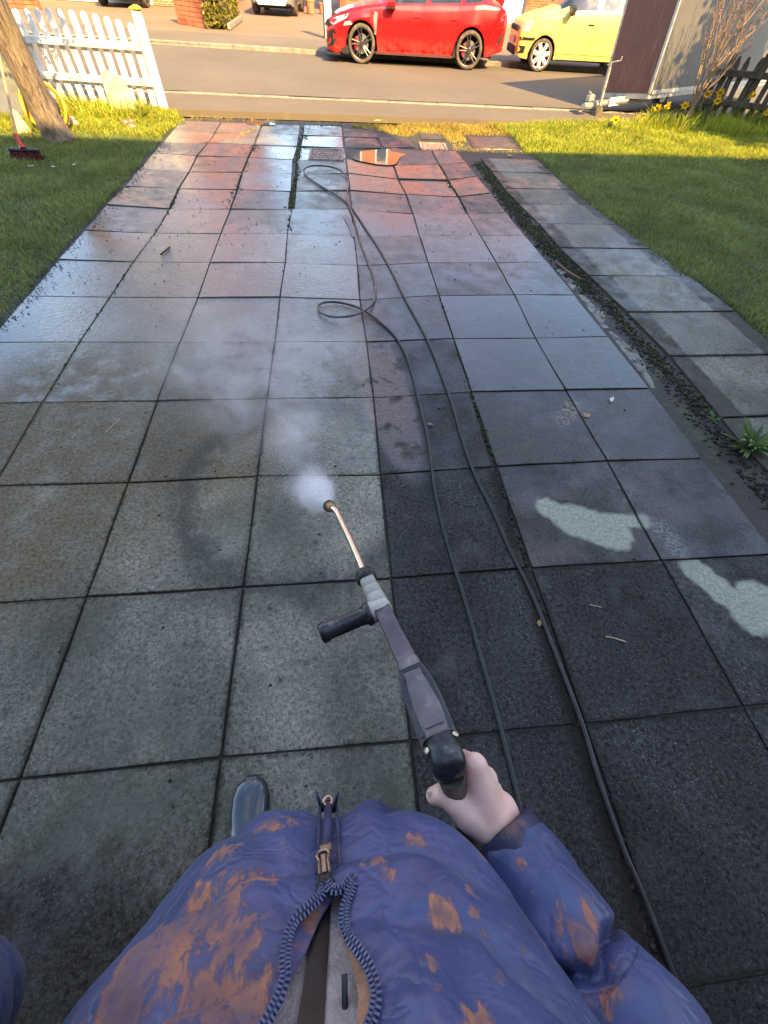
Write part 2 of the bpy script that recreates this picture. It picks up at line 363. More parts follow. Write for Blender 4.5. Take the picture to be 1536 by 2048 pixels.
def kerb(name, fn, off, x0, x1, top, length=0.9):
    root = sheet(name, [(x0, fn(x0) + off - .055), (x1, fn(x1) + off - .055), (x1, fn(x1) + off + .055), (x0, fn(x0) + off + .055)], -0.07, M_SOIL)
    a = math.atan2(fn(1) - fn(0), 1); R = Matrix.Rotation(a, 3, 'Z'); x = x0; proto = None
    while x < x1:
        if proto is None:
            m = MB(); m.box((0, 0, -0.04), (length - 0.005, 0.118, 0.15), None, 0.008); proto = m.build('kerb_stone', M_KERB, root); o = proto
        else:
            o = proto.copy(); COL.objects.link(o)
        o.location = (x + length / 2, fn(x + length / 2) + off, top - 0.035 + random.uniform(-.004, .004)); o.rotation_euler = (random.uniform(-.01, .01), random.uniform(-.004, .004), a)
        x += length
    return root
kerb('near_kerb', nk, -0.07, -9.0, 12.6, 0.008)
kerb('far_kerb', fk, 0.07, -13.5, 13.5, 0.03)

# lawn soil and paving bed
LE = [(-0.60, -1.4), (-0.60, 7.15), (-0.62, 7.85), (-0.40, 8.15)]
sheet('left_lawn_soil', [(-9, -1.6), (-0.60, -1.6), (-0.57, 7.9), (-0.40, 8.15), (-0.45, 8.45), (-9, 8.6)], -0.012, M_LAWNBASE)
sheet('right_lawn_soil', [(4.72, -1.6), (14, -1.6), (14, 9.75), (7.3, 9.45), (5.8, 9.1), (4.4, 8.74), (2.0, 8.33), (1.9, 8.1), (3.0, 7.15), (4.42, 6.95), (4.46, 5.5), (4.60, 4.0), (4.72, 2.9)], -0.012, M_LAWNBASE)
driveway = sheet('driveway', [(-0.62, -1.7), (4.72, -1.7), (4.74, 2.9), (4.62, 4.0), (4.47, 5.5), (4.44, 6.97), (3.0, 7.2), (2.2, 8.5), (-0.45, 8.5), (-0.62, 7.85)], -0.010, M_SOIL)

# ------------------------------------------------------------------ paving slabs, one object each
PX = {}
def L(c, d):
    for r, p in d.items(): PX[(c, r)] = p
L(0, {3: (85, 804), 4: (159.5, 684.6), 5: (219.7, 594.3), 6: (266.6, 523.7), 7: (310, 467), 8: (339, 418), 9: (357, 377), 10: (378, 344), 11: (394, 311)})
L(1, {0: (40, 1558), 1: (173, 1193.7), 2: (256, 966), 3: (314.5, 802), 4: (360, 685), 5: (396, 595), 6: (420, 524), 7: (441.7, 467), 8: (461, 418), 9: (474.5, 379), 10: (485, 345), 11: (497, 315)})
L(2, {0: (442, 1515), 1: (486.8, 1174), 2: (515, 952), 3: (534, 797.6), 4: (550, 683), 5: (560, 594), 6: (571, 525), 7: (574.5, 467), 8: (584, 419), 9: (588, 383), 10: (590, 348), 11: (591, 320)})
L(3, {0: (821, 1482), 1: (783, 1157), 2: (761, 949), 3: (747, 795), 4: (733, 683.5), 5: (720, 600), 6: (715, 532), 7: (708, 473)})
L(4, {4: (907, 677), 5: (878, 591), 6: (856, 525.7), 7: (839, 471.6), 8: (826, 428), 9: (812, 389), 10: (796, 358), 11: (787, 331)})
L(5, {4: (1071, 676), 5: (1029, 590), 6: (993, 525), 7: (961, 471.6), 8: (935, 428), 9: (917, 394), 10: (896, 360), 11: (878, 329)})
def node(c, r):
    if (c, r) in PX: p = G(*PX[(c, r)]); return Vector((p.x, p.y))
    q = random.Random(c * 97 + r)
    x = 0.6 * c
    if c == -1: x = -0.575
    if c == 6: x = 3.545 - 0.022 * max(r - 3, 0)
    y = 0.594 * r if r > 0 else 0.597 * r
    if r > 11: y = 6.46 + (r - 11) * 0.585
    if c <= 0 and r < 3: y -= 0.012 * (1 - c)
    return Vector((x + q.uniform(-.006, .006), y + q.uniform(-.006, .006)))
SLABS = []
def slab(parent, quad, gap=0.008, dz=None, dirt=0.5, wet=0.3, tone=0.5, name='paving_slab', mat=None, thick=0.05):
    cx = sum((q.x for q in quad)) / 4; cy = sum((q.y for q in quad)) / 4; ctr = Vector((cx, cy))
    if dz is None: dz = [random.gauss(0, 0.0022) for _ in range(4)]
    top = []
    for i in range(4):
        a, d = Vector(quad[i]), Vector(quad[(i + 1) % 4]); L_ = (d - a).length; nrm = Vector((-(d - a).y, (d - a).x)).normalized()
        for k, t in enumerate((0.0, 0.012, 0.33, 0.66, 0.988)):
            p = a.lerp(d, t)
            off = gap + (random.uniform(-.0025, .003) if 0.1 < t < 0.9 else 0.0)
            if k == 0: continue
            p = p + nrm * off
            z = lerp(dz[i], dz[(i + 1) % 4], t)
            top.append((p.x - cx, p.y - cy, z))
    n = len(top); V = []
    for x, y, z in top:
        s = 1 - 0.0022 / max(0.05, math.hypot(x, y)); V.append((x * s, y * s, z))
    for x, y, z in top: V.append((x, y, z - 0.0045))
    for x, y, z in top: V.append((x, y, -thick))
    F = [tuple(range(n))]
    for k in range(2):
        for i in range(n):
            j = (i + 1) % n; F.append((k * n + j, k * n + i, (k + 1) * n + i, (k + 1) * n + j))
    o = mesh(name, V, F, mat or M_SLAB, parent); o.location = (cx, cy, 0.0); o.color = (dirt, wet, tone, 1)
    SLABS.append(o); return o
WET = {(4, 3): .85, (5, 3): .66, (4, 4): .75, (5, 4): .7, (4, 2): .45, (5, 2): .5, (4, 5): .5, (5, 5): .55, (0, 3): .8, (0, 4): .9, (-1, 3): .75, (-1, 4): .95, (-1, 5): .85, (0, 5): .85, (1, 5): .95, (2, 5): .9, (2, 4): .7, (1, 4): .85,
       (0, 6): .8, (1, 6): .8, (2, 6): .65, (-1, 6): .8, (3, 1): .22, (3, 2): .35, (4, 1): .40, (5, 1): .42, (3, 3): .42, (3, 4): .5, (3, 5): .55, (4, 0): .17, (5, 0): .2, (4, -1): .14, (5, -1): .18, (3, 0): .15, (3, -1): .16, (4, -2): .1}
for c in range(-1, 6):
    for r in range(-3, 14):
        if c >= 3 and r > 11: continue
        if c >= 3 and r == 11 and False: continue
        qd = [node(c, r), node(c + 1, r), node(c + 1, r + 1), node(c, r + 1)]
        left = c < 3
        if left: dirt = 0.16 if r < 5 else 0.40
        else: dirt = 0.86 if r < 4 else 0.62
        if c >= 4 and r in (2, 3, 4): dirt = 0.72
        if r >= 7: dirt = 0.45 if left else 0.6
        wet = WET.get((c, r))
        if wet is None:
            if r >= 7: wet = random.uniform(.42, .74) if c < 5 else random.uniform(.30, .55)
            elif r >= 5: wet = random.uniform(.5, .7)
            elif left: wet = random.uniform(.12, .24) if r < 2 else random.uniform(.34, .5)
            else: wet = random.uniform(.18, .34)
        tone = random.uniform(.35, .65)
        dz = None; gap = random.uniform(.0025, .0045)
        if r >= 8: dz = [random.gauss(0, .004) - .001 for _ in range(4)]; gap = random.uniform(.007, .012)
        if (c, r) == (3, 11): dz = [-.016, -.014, -.012, -.014]
        if r >= 12 and c >= 0: gap = 0.014
        if c == 3 and r <= 2:                                  # the dirt filled gap between the washed bay and the next column
            qd[1].x -= 0.024; qd[2].x -= 0.010
        if c == 1 and r >= 8: qd[1].x -= .03; qd[2].x -= .03
        if c == 2 and r >= 8: qd[0].x += .012; qd[3].x += .016
        slab(driveway, qd, gap, dz, dirt, wet, tone)
for (a, b_, c_, d_) in (((1.80, 7.06), (2.30, 7.06), (2.26, 7.60), (1.80, 7.60)), ((2.32, 7.10), (2.80, 7.18), (2.72, 7.66), (2.30, 7.64)), ((1.80, 7.62), (2.32, 7.62), (2.28, 8.12), (1.80, 8.12)), ((3.62, 7.22), (4.30, 7.20), (4.42, 8.02), (3.66, 7.96)), ((2.92, 7.62), (3.30, 7.64), (3.25, 8.0), (2.95, 7.98))):
    slab(driveway, [Vector(q) for q in (a, b_, c_, d_)], .012, [random.gauss(0, .003) - .004 for _ in range(4)], .7, .35, .45)
# side path beyond the soil channel
side_path = sheet('side_path', [(3.80, -1.6), (4.70, -1.6), (4.68, 2.9), (4.58, 4.0), (4.45, 5.4), (4.42, 6.85), (3.62, 6.85), (3.60, 5.4), (3.70, 4.0), (3.80, 2.9)], -0.014, M_SOIL)
SY = [-1.0, -.35, .28, .89, 1.495, 2.12, 2.70, 3.30, 3.86, 4.45, 5.0, 5.52, 6.13, 6.72]
SXL = [3.86, 3.86, 3.86, 3.85, 3.84, 3.86, 3.82, 3.76, 3.70, 3.69, 3.64, 3.61, 3.62, 3.61]
SXR = [4.72, 4.72, 4.72, 4.72, 4.72, 4.72, 4.72, 4.67, 4.62, 4.54, 4.48, 4.45, 4.41, 4.39]
for i in range(len(SY) - 1):
    slab(side_path, [Vector((SXL[i], SY[i])), Vector((SXR[i], SY[i] + random.uniform(-.01, .01))), Vector((SXR[i + 1], SY[i + 1])), Vector((SXL[i + 1], SY[i + 1]))], .007, [random.gauss(.004, .003) for _ in range(4)], random.uniform(.22, .42), random.uniform(.26, .44), random.uniform(.45, .7))
# pale concrete haunching showing in the channel
haunch = MB(); hp = [(3.60, -.4), (3.60, 2.7)]
M_HAUNCH = simple('old_mortar', (0.24, 0.245, 0.21), 0.8, 0.3, 9, 0.6, 70, dirt=((0.03, 0.028, 0.02), 0.6, 11), world=True)
for i, (y0, y1) in enumerate(((1.80, 2.45), (2.50, 3.0), (3.05, 3.5))):
    V = []; nseg = 9
    for k in range(nseg): V.append((3.565 - .02 * i + random.uniform(-.004, .004), lerp(y0, y1, k / (nseg - 1))))
    for k in range(nseg)[::-1]: V.append((3.565 - .02 * i + .085 * math.sin(math.pi * (k + .5) / nseg) ** .6 + random.uniform(-.022, .022), lerp(y0, y1, k / (nseg - 1))))
    tag(haunch.__class__().prism(V, (0, 0, -0.03), (1, 0, 0), (0, 1, 0), (0, 0, 0.021)).build('mortar_strip', M_HAUNCH, driveway))
# water lying in the hollows
b = NB('puddle_water'); b.bsdf(color=(0.012, 0.012, 0.012), rough=0.05, spec=0.5, ior=2.1, normal=b.bump(b.noise(b.pos(), 9, 3), 0.02, 0.01)); M_PUD = b.m
def puddle(pts, z):
    p = smooth_path([Vector((q[0], q[1], z)) for q in pts], 5, True); o = mesh('puddle', p, [range(len(p))], M_PUD); return tag(o, kind='structure')
puddle([G(*q) for q in ((706, 318), (714, 306), (735, 302), (770, 299), (795, 298), (812, 308), (800, 316), (789, 330), (760, 330), (735, 326))], 0.006)
puddle([G(*q) for q in ((686, 434), (698, 436), (707, 452), (710, 472), (704, 474), (697, 454))], 0.007); bpy.data.objects['puddle.001'].data.materials[0] = simple('thin_water', (.03, .035, .04), .18, .1, 9, world=True)
puddle([G(*q) for q in ((492, 246), (512, 243), (548, 247), (545, 251), (505, 250))], 0.006)

# ------------------------------------------------------------------ buildings
def brick_mat(name, c1, c2, mortar, sx=0.225, sy=0.075):
    b = NB(name); P = b.pos(); xyz = b.sep(P)
    v = b.n('CombineXYZ'); b.set(v, 0, b.math('ADD', xyz[0], xyz[1])); b.set(v, 1, xyz[2])
    br = b.n('TexBrick'); b.set(br, 'Vector', v.outputs[0]); b.set(br, 'Scale', 1.0); b.set(br, 'Brick Width', sx); b.set(br, 'Row Height', sy); b.set(br, 'Mortar Size', 0.010)
    b.set(br, 'Color1', c1); b.set(br, 'Color2', c2); b.set(br, 'Mortar', mortar)
    c = b.mix(b.mr(b.noise(P, 1.3, 5), .35, .7, 0, .35), br.outputs[0], tuple(q * .6 for q in c1))
    b.bsdf(color=c, rough=0.85, normal=b.bump(br.outputs['Fac'], -0.4, 0.01)); return b.m
M_BRICKW = brick_mat('red_brick_wall', (0.52, 0.135, 0.045), (0.42, 0.105, 0.04), (0.42, 0.36, 0.28))
M_OWNBRICK = brick_mat('brown_brick_wall', (0.26, 0.13, 0.085), (0.22, 0.10, 0.07), (0.34, 0.31, 0.27))
M_BRICK = simple('red_brick', (0.46, 0.135, 0.055), 0.85, 0.35, 2.3, 0.4, 60, world=True)
M_MORTAR = simple('mortar', (0.50, 0.40, 0.27), 0.9, 0.2, 12, 0.4, 80)
M_RENDER = simple('cream_render', (0.72, 0.66, 0.52), 0.9, 0.08, 1.5, 0.2, 40)
M_TILE = simple('red_brown_roof_tile', (0.20, 0.085, 0.055), 0.8, 0.3, 3, 0.5, 20)
M_WHITE = simple('white_paint', (0.80, 0.79, 0.75), 0.55, 0.06, 6, 0.08, 60, dirt=((0.45, 0.40, 0.27), 0.42, 9))
M_WPVC = simple('white_window_frame', (0.82, 0.82, 0.80), 0.35, 0.03, 6)
M_GLASS = simple('dark_window_glass', (0.02, 0.024, 0.028), 0.06, 0.2, 3, spec=0.9)
M_DOOR = simple('dark_blue_door', (0.03, 0.05, 0.09), 0.35, 0.1, 5)
M_LEAD = simple('grey_lead', (0.16, 0.16, 0.165), 0.6, 0.2, 7)

def window(root, x, z, w, h, y, sgn, bars=1):
    f = MB(); t = .06
    for dx in (-w / 2 + t / 2, w / 2 - t / 2): f.box((x + dx, y + sgn * .02, z + h / 2), (t, .08, h))
    for dz in (t / 2, h - t / 2): f.box((x, y + sgn * .02, z + dz), (w - 2 * t, .08, t))
    for k in range(bars): f.box((x - w / 2 + w * (k + 1) / (bars + 1), y + sgn * .022, z + h / 2), (t * .9, .078, h - 2 * t))
    fr = f.build('window', M_WPVC, root)
    p = MB(); p.box((x, y + sgn * .006, z + h / 2), (w - 2 * t, .01, h - 2 * t)); p.build('pane', M_GLASS, fr)
    s = MB(); s.box((x, y + sgn * .07, z - .04), (w + .16, .16, .07)); s.build('sill', M_WHITE, fr)
def roof(root, x0, x1, yf, yb, ze, zr, mat, over=.35, name='roof'):
    ym = (yf + yb) / 2; m = MB(); sl = (zr - ze) / (ym - yf); t = .14
    prof = [(yf - over, ze - over * sl), (ym, zr), (yb + over, ze - over * sl), (yb + over, ze - over * sl - t), (ym, zr - t), (yf - over, ze - over * sl - t)]
    m.prism(prof, (x0 - over, 0, 0), (0, 1, 0), (0, 0, 1), (x1 - x0 + 2 * over, 0, 0)); r = m.build(name, mat, root)
    c = MB(); n = int((x1 - x0) / .45)
    for i in range(n): c.box((x0 + (i + .5) * (x1 - x0) / n, ym, zr + .03), (.42, .24, .14), None, .04)
    c.build('ridge_tile', mat, r); return r
def chimney(r, x, y, z0, z1, w, d, mat):
    m = MB(); m.box((x, y, (z0 + z1) / 2), (w, d, z1 - z0)); m.box((x, y, z1 - .2), (w + .1, d + .1, .12)); c = m.build('chimney', mat, r)
    for k in (-.25, .25):
        p = MB(); p.lathe([(.13, 0), (.12, .1), (.10, .35), (.13, .38), (.13, .42), (.09, .42)], (x + k * w, y, z1), n=12); p.build('chimney_pot', M_TILE, r)

hA = empty('brick_house', (9, 30, 0), 0, 'red brick house across the road with white ribbed garage door', 'house')
m = MB(); m.box((0, 4.0, 3.1), (13.4, 8, 6.2)); m.build('wall', M_BRICKW, hA)
rA = roof(hA, -6.7, 6.7, 0, 8, 6.2, 9.8, M_TILE, .2); chimney(rA, -3, 4, 8.6, 10.6, .9, .6, M_BRICKW)
for x in (-6.1, -4.6, -1.2, 3.4, 5.3): window(hA, x, 4.0, .7, 1.45, 0, -1, 0)
window(hA, -4.4, .9, 2.4, 1.4, 0, -1, 2); window(hA, 4.6, .9, 2.2, 1.4, 0, -1, 2)
m = MB(); m.box((-2.0, -.03, 1.05), (.95, .07, 2.1), None, .01); dd = m.build('door', M_DOOR, hA)
m = MB(); m.tube([(-1.66, -.09, 1.0), (-1.66, -.12, 1.0), (-1.66, -.12, 1.12)], .012); m.build('handle', M_LEAD, dd)
m = MB(); m.box((.8, -.02, 1.08), (2.42, .05, 2.16)); gd = m.build('garage_door', M_WHITE, hA)
rib = MB(); rib.box((0, 0, 0), (.075, .022, 2.1), None, .008); ribo = rib.build('door_rib', M_WHITE, gd); ribo.location = (-.33, -.055, 1.07)
for k in range(1, 20):
    o = ribo.copy(); COL.objects.link(o); o.location = (-.33 + k * .119, -.055, 1.07)
m = MB(); m.box((2.06, -.05, 1.1), (.09, .12, 2.2)); m.build('door_frame', M_DOOR, gd)
def brick_panel(root, p0, u, n_out, length, height, pitch=.225, course=.075, depth=.03, br=.0):
    u = Vector(u).normalized(); w = Vector(n_out).normalized(); a = math.atan2(u.y, u.x); proto = None; r = 0; z = course / 2
    while z < height:
        x = -pitch / 2 if r % 2 else 0.0
        while x < length - .02:
            x0 = max(x, 0) ; x1 = min(x + pitch - .012, length)
            if x1 - x0 > .05:
                if proto is None:
                    mb = MB(); mb.box((0, 0, 0), (pitch - .012, depth, course - .012), None, .004); o = proto = mb.build('brick', M_BRICK, root)
                else: o = proto.copy(); COL.objects.link(o)
                q = Vector(p0) + u * ((x0 + x1) / 2) + w * random.uniform(-.002, .003)
                o.location = (q.x, q.y, q.z + z); o.rotation_euler = (0, random.uniform(-.006, .006), a); o.scale = ((x1 - x0) / (pitch - .012), 1, 1)
            x += pitch
        z += course; r += 1
brick_panel(hA, (2.15, -.004, 0), (1, 0, 0), (0, -1, 0), 1.55, 1.35, .235, .078)
brick_panel(hA, (-6.68, -.004, 0), (1, 0, 0), (0, -1, 0), 1.1, .62, .235, .078)

hB = empty('rendered_house', (-7.2, 28.5, 0), 0, 'cream and brick house across the road behind the picket fence', 'house')
m = MB(); m.box((-2.3, 4, 2.7), (7.4, 8, 5.4)); m.build('wall', M_RENDER, hB)
m = MB(); m.box((2.9, 3.8, 2.7), (3.0, 7.6, 5.4)); m.build('brick_wing', M_BRICKW, hB)
rB = roof(hB, -6.0, 4.4, 0, 8, 5.4, 9.0, M_TILE); chimney(rB, 1.5, 4, 8.3, 10.2, .9, .6, M_BRICKW)
for x in (-4.4, -1.4): window(hB, x, 3.3, 1.8, 1.2, 0, -1, 2); window(hB, x, .9, 2.0, 1.4, 0, -1, 2)

# the terrace behind the photographer, whose shadow lies over the drive
hC = empty('terrace_house', (0, -2.0, 0), 0, 'tall brown brick terrace behind the camera shading the driveway', 'house')
m = MB(); m.box((-1, -4.5, 3.9), (27, 9, 7.8)); m.build('wall', M_OWNBRICK, hC)
m = MB(); m.prism([(0.0, 7.80), (-4.5, 10.2), (-9.3, 7.7), (-9.3, 7.55), (-4.5, 10.05), (0.0, 7.65)], (-14.6, 0, 0), (0, 1, 0), (0, 0, 1), (27.2, 0, 0)); rC = m.build('roof', M_LEAD, hC)
chimney(rC, 6.28, -.36, 7.4, 9.06, 1.45, .62, M_OWNBRICK)
for x in (-9, -5.5, -2, 1.5, 8.5): 
    for z in (.9, 3.4, 5.7): window(hC, x, z, 1.4, 1.3, 0, 1, 1)
m = MB(); m.box((4.2, .03, 1.05), (.95, .07, 2.1), None, .01); m.build('door', M_DOOR, hC)

# brick pier and low walls across the road
pier = empty('brick_pier', (-3.39, 21.8, -.02), 0, 'red brick gate pier beside the clipped yellow green hedge', 'gate pier')
pu = Vector((1.2, -1.1, 0)).normalized(); pn = Vector((-1.1, -1.2, 0)).normalized()
m = MB(); m.prism([(0, 0), (1.50, 0), (1.50, .95), (0, .95)], tuple(pu * .02 - pn * .47), pu, (0, 0, 1), tuple(pn * .455)); m.build('mortar_core', M_MORTAR, pier)
brick_panel(pier, tuple(pu * .0 - pn * .01), pu, pn, 1.54, .95, .30, .102, .06)
m = MB(); m.prism([(-.04, .95), (1.58, .95), (1.58, 1.02), (-.04, 1.02)], tuple(-pn * .52), pu, (0, 0, 1), tuple(pn * .56)); m.build('coping', M_KERB, pier)
gw = empty('garden_wall', (-8.66, 23.95, -.02), 0, 'low red brick wall far left behind the picket fence', 'wall')
m = MB(); m.box((-2.5, .14, .42), (5.0, .2, .84)); m.build('mortar_core', M_MORTAR, gw)
brick_panel(gw, (-3.6, .03, 0), (1, 0, 0), (0, -1, 0), 3.6, .8, .30, .102, .05)
brick_panel(gw, (-.0, .24, 0), (0, -1, 0), (1, 0, 0), .22, .8, .22, .102, .03)
m = MB(); m.box((-2.5, .13, .87), (5.06, .3, .06), None, .01); m.build('coping', M_KERB, gw)
post = empty('white_post', (1.68, 19.8, -.02), 0, 'white painted gate post behind the red car bonnet', 'post')
m = MB(); m.box((0, 0, .75), (.21, .21, 1.5), None, .012); m.build('shaft', M_WHITE, post)
m = MB(); m.box((0, 0, 1.53), (.27, .27, .06), None, .015); m.build('cap', M_WHITE, post)
m = MB(); m.box((-.14, .02, .6), (.045, .16, 1.2)); m.build('shade_strip', M_DOOR, post)  # shade on the post's left side, built as a dark strip

# ------------------------------------------------------------------ white picket fence on the left
M_OLDW = simple('weathered_dark_timber', (0.085, 0.068, 0.048), 0.85, 0.4, 7, 0.5, 40, dirt=((0.20, 0.19, 0.14), .3, 6))
M_LICHEN = simple('yellow_lichen', (0.52, 0.42, 0.06), 0.9, 0.3, 20, 0.5, 60)
A = Vector((-0.98, 8.94, 0)); Bf = Vector((-5.2, 9.62, 0)); fu = (Bf - A).normalized(); fa = math.atan2(-fu.y, -fu.x); fnv = Vector((fu.y, -fu.x, 0)); fnv = fnv if fnv.y < 0 else -fnv
fence = empty('white_picket_fence', A, fa, 'white picket fence with round topped pales by the yellow grass', 'fence')
def picket_mesh(w, h, t, mat, parent, name='picket', point=False):
    if point: pr = [(-w / 2, 0), (w / 2, 0), (w / 2, h - .09), (w * .18, h), (-w * .18, h), (-w / 2, h - .09)]
    else: pr = [(-w / 2, 0), (w / 2, 0)] + [(w / 2 * math.cos(a), h - w / 2 + w / 2 * math.sin(a)) for a in [i * math.pi / 8 for i in range(9)]]
    m = MB(); m.prism(pr, (0, -t / 2, 0), (1, 0, 0), (0, 0, 1), (0, t, 0)); return m.build(name, mat, parent)
n = 26; pk = None
for i in range(n):
    x = -(.135 + i * .160)
    if pk is None: o = pk = picket_mesh(.088, .82, .02, M_WHITE, fence)
    else: o = pk.copy(); COL.objects.link(o)
    hh = (.845 + .085 * math.sin(min(1, i / 5.5) * math.pi / 2) - (.05 * max(0, i - 7) / 5 if i > 7 else 0)) / .82
    o.location = (x, .0, .022 + random.uniform(-.004, .004)); o.scale = (1, 1, hh * .985); o.rotation_euler = (random.uniform(-.01, .01), random.uniform(-.012, .012), random.uniform(-.02, .02))
for z in (.28, .635):
    m = MB(); m.box((-2.12, -.034, z), (4.16, .044, .078), None, .006); m.build('rail', M_WHITE, fence)
fpst = MB(); fpst.box((0, 0, .48), (.098, .098, .98), None, .008); fo = fpst.build('post', M_WHITE, fence); fo.location = (.01, -.01, 0)
m = MB(); m.box((0, 0, .985), (.125, .125, .028), None, .008); m.prism([(-.055, 0), (.055, 0), (.0, .02)], (0, -.055, .999), (1, 0, 0), (0, 0, 1), (0, .11, 0)); m.build('post_cap', M_LICHEN, fo)
fp2 = copy_tree(fo, fence); fp2.location = (-4.25, -.01, 0)

# old dark fence on the right boundary
A2 = Vector((8.62, 9.80, 0)); rf = empty('old_picket_fence', A2, math.atan2(-.32, .95), 'weathered dark picket fence behind the daffodils on the right', 'fence')
pk = None
for i in range(22):
    if pk is None: o = pk = picket_mesh(.085, .80, .02, M_OLDW, rf, 'picket', True)
    else: o = pk.copy(); COL.objects.link(o)
    o.location = (.04 + i * .152, 0, .02 + random.uniform(-.03, .02)); o.rotation_euler = (random.uniform(-.04, .04), random.uniform(-.06, .06), 0)
for z in (.22, .60):
    m = MB(); m.box((1.62, -.035, z), (3.5, .045, .085), Matrix.Rotation(random.uniform(-.01, .01), 3, 'Y'), .006); m.build('rail', M_OLDW, rf)
m = MB(); m.box((.62, .03, .42), (.10, .10, .86), None, .008); po = m.build('post', M_OLDW, rf); 
po2 = po.copy(); COL.objects.link(po2); po2.location = (2.0, 0, 0)

# ------------------------------------------------------------------ small garden things
M_STONE = simple('cream_stone', (0.52, 0.47, 0.33), 0.9, 0.2, 6, 0.5, 30, dirt=((0.30, 0.28, 0.12), .35, 8))
st = MB(); prof = [(-.15, -.05), (.17, -.05), (.165, .15), (.155, .31), (.13, .37), (.06, .385), (-.02, .43), (-.085, .425), (-.15, .375), (-.16, .2)]
st.prism(prof, (0, -.04, 0), (1, 0, 0), (0, 0, 1), (0, .085, 0)); so_ = st.build('standing_stone', M_STONE)
bv = so_.modifiers.new('b', 'BEVEL'); bv.width = .018; bv.segments = 2
so_.location = (-1.49, 8.62, 0); so_.rotation_euler = (-.14, 0, .10); tag(so_, 'pale cream stone slab leaning against the white picket fence', 'stone')
def rock(name, loc, r, mat, label, cat, group=None, seed=1):
    q = random.Random(seed); bm = bmesh.new(); bmesh.ops.create_icosphere(bm, subdivisions=2, radius=1)
    for v in bm.verts:
        k = 1 + q.uniform(-.16, .16); v.co = Vector((v.co.x * r[0] * k, v.co.y * r[1] * k, v.co.z * r[2] * k))
    me = bpy.data.meshes.new(name); bm.to_mesh(me); bm.free(); me.shade_smooth(); o = link(name, me, mat); o.location = loc; return tag(o, label, cat, group)
M_TERRA = simple('pinkish_pebble', (0.45, 0.24, 0.15), 0.8, 0.4, 9, 0.3, 30, dirt=((0.5, 0.42, 0.32), .4, 14))
for i, (px, py, r, lb) in enumerate(((139, 250, .085, 'largest pinkish cobble right of the tree trunk'), (152, 252, .06, 'right-hand pinkish cobble beside the tree trunk'), (146, 241, .05, 'small cobble behind the other two near the trunk'))):
    p = G(px, py); rock('cobble', (p.x, p.y, r * .4), (r, r * .8, r * .62), M_TERRA, lb, 'stone', 'cobbles by the tree', 5 + i)
M_TERRA2 = simple('dark_red_pebble', (0.28, 0.12, 0.08), 0.8, 0.4, 9, 0.3, 30, dirt=((0.42, 0.34, 0.28), .4, 14))
for i, (px, py, r, lb) in enumerate(((252, 249, .055, 'dark red cobble in the grass left of the bulb leaves'), (265, 257, .058, 'dark red cobble nearest the paving below the stone slab'), (263, 246, .045, 'small dark red cobble behind its two neighbours'))):
    p = G(px, py); rock('cobble', (p.x, p.y, r * .4), (r, r * .8, r * .62), M_TERRA2, lb, 'stone', 'dark red cobbles', 15 + i)
# coiled orange hose behind the trunk
M_OHOSE = simple('orange_hose_plastic', (0.80, 0.36, 0.03), 0.4, 0.1, 5)
hc = empty('hose_coil', (-2.02, 7.42, .235), 0, 'coil of orange garden hose leaning behind the tree trunk', 'hose')
for k in range(5):
    R_ = .235 - .012 * (k % 3); pts = [(R_ * math.cos(a), -.05 + .028 * k + .02 * math.sin(a * 3 + k), R_ * math.sin(a)) for a in [2 * math.pi * i / 30 for i in range(30)]]
    m = MB(); m.tube(pts, .0125, 7, closed=True); o = m.build('hose_loop', M_OHOSE, hc, True)
m = MB(); m.lathe([(.14, -.03), (.15, -.03), (.15, .10), (.14, .10)], (0, 0, 0), (0, 1, 0), 20); m.build('reel_drum', simple('dark_grey_plastic', (.03, .03, .035), .5), hc)
hc.rotation_euler = (-.18, 0, .25)
M_GREYW = simple('grey_green_timber', (0.16, 0.175, 0.15), 0.8, 0.2, 5, 0.3, 40)
m = MB(); m.box((0, 0, .45), (.11, .05, .9), None, .006); o = m.build('grey_post', M_GREYW); o.location = (-2.62, 8.05, 0); o.rotation_euler = (0, .05, .2); tag(o, 'grey green timber post left of the tree trunk', 'post')
m = MB(); m.box((0, 0, .5), (.02, .9, 1.0), None, .006); o = m.build('blue_grey_board', simple('blue_grey_paint', (.20, .22, .25), .6, .15, 4)); o.location = (-3.05, 8.2, 0); o.rotation_euler = (.0, -.06, 1.35); tag(o, 'blue grey panel standing at the left edge behind the broom', 'panel')
m = MB(); m.prism([(-.08, 0), (.08, 0), (.03, .20), (-.01, .23)], (0, -.01, 0), (1, 0, 0), (0, 0, 1), (0, .02, 0)); o = m.build('white_board', M_STONE); o.location = (-2.33, 7.25, .0); o.rotation_euler = (-.25, 0, .5); tag(o, 'pointed white board offcut propped left of the trunk', 'board')

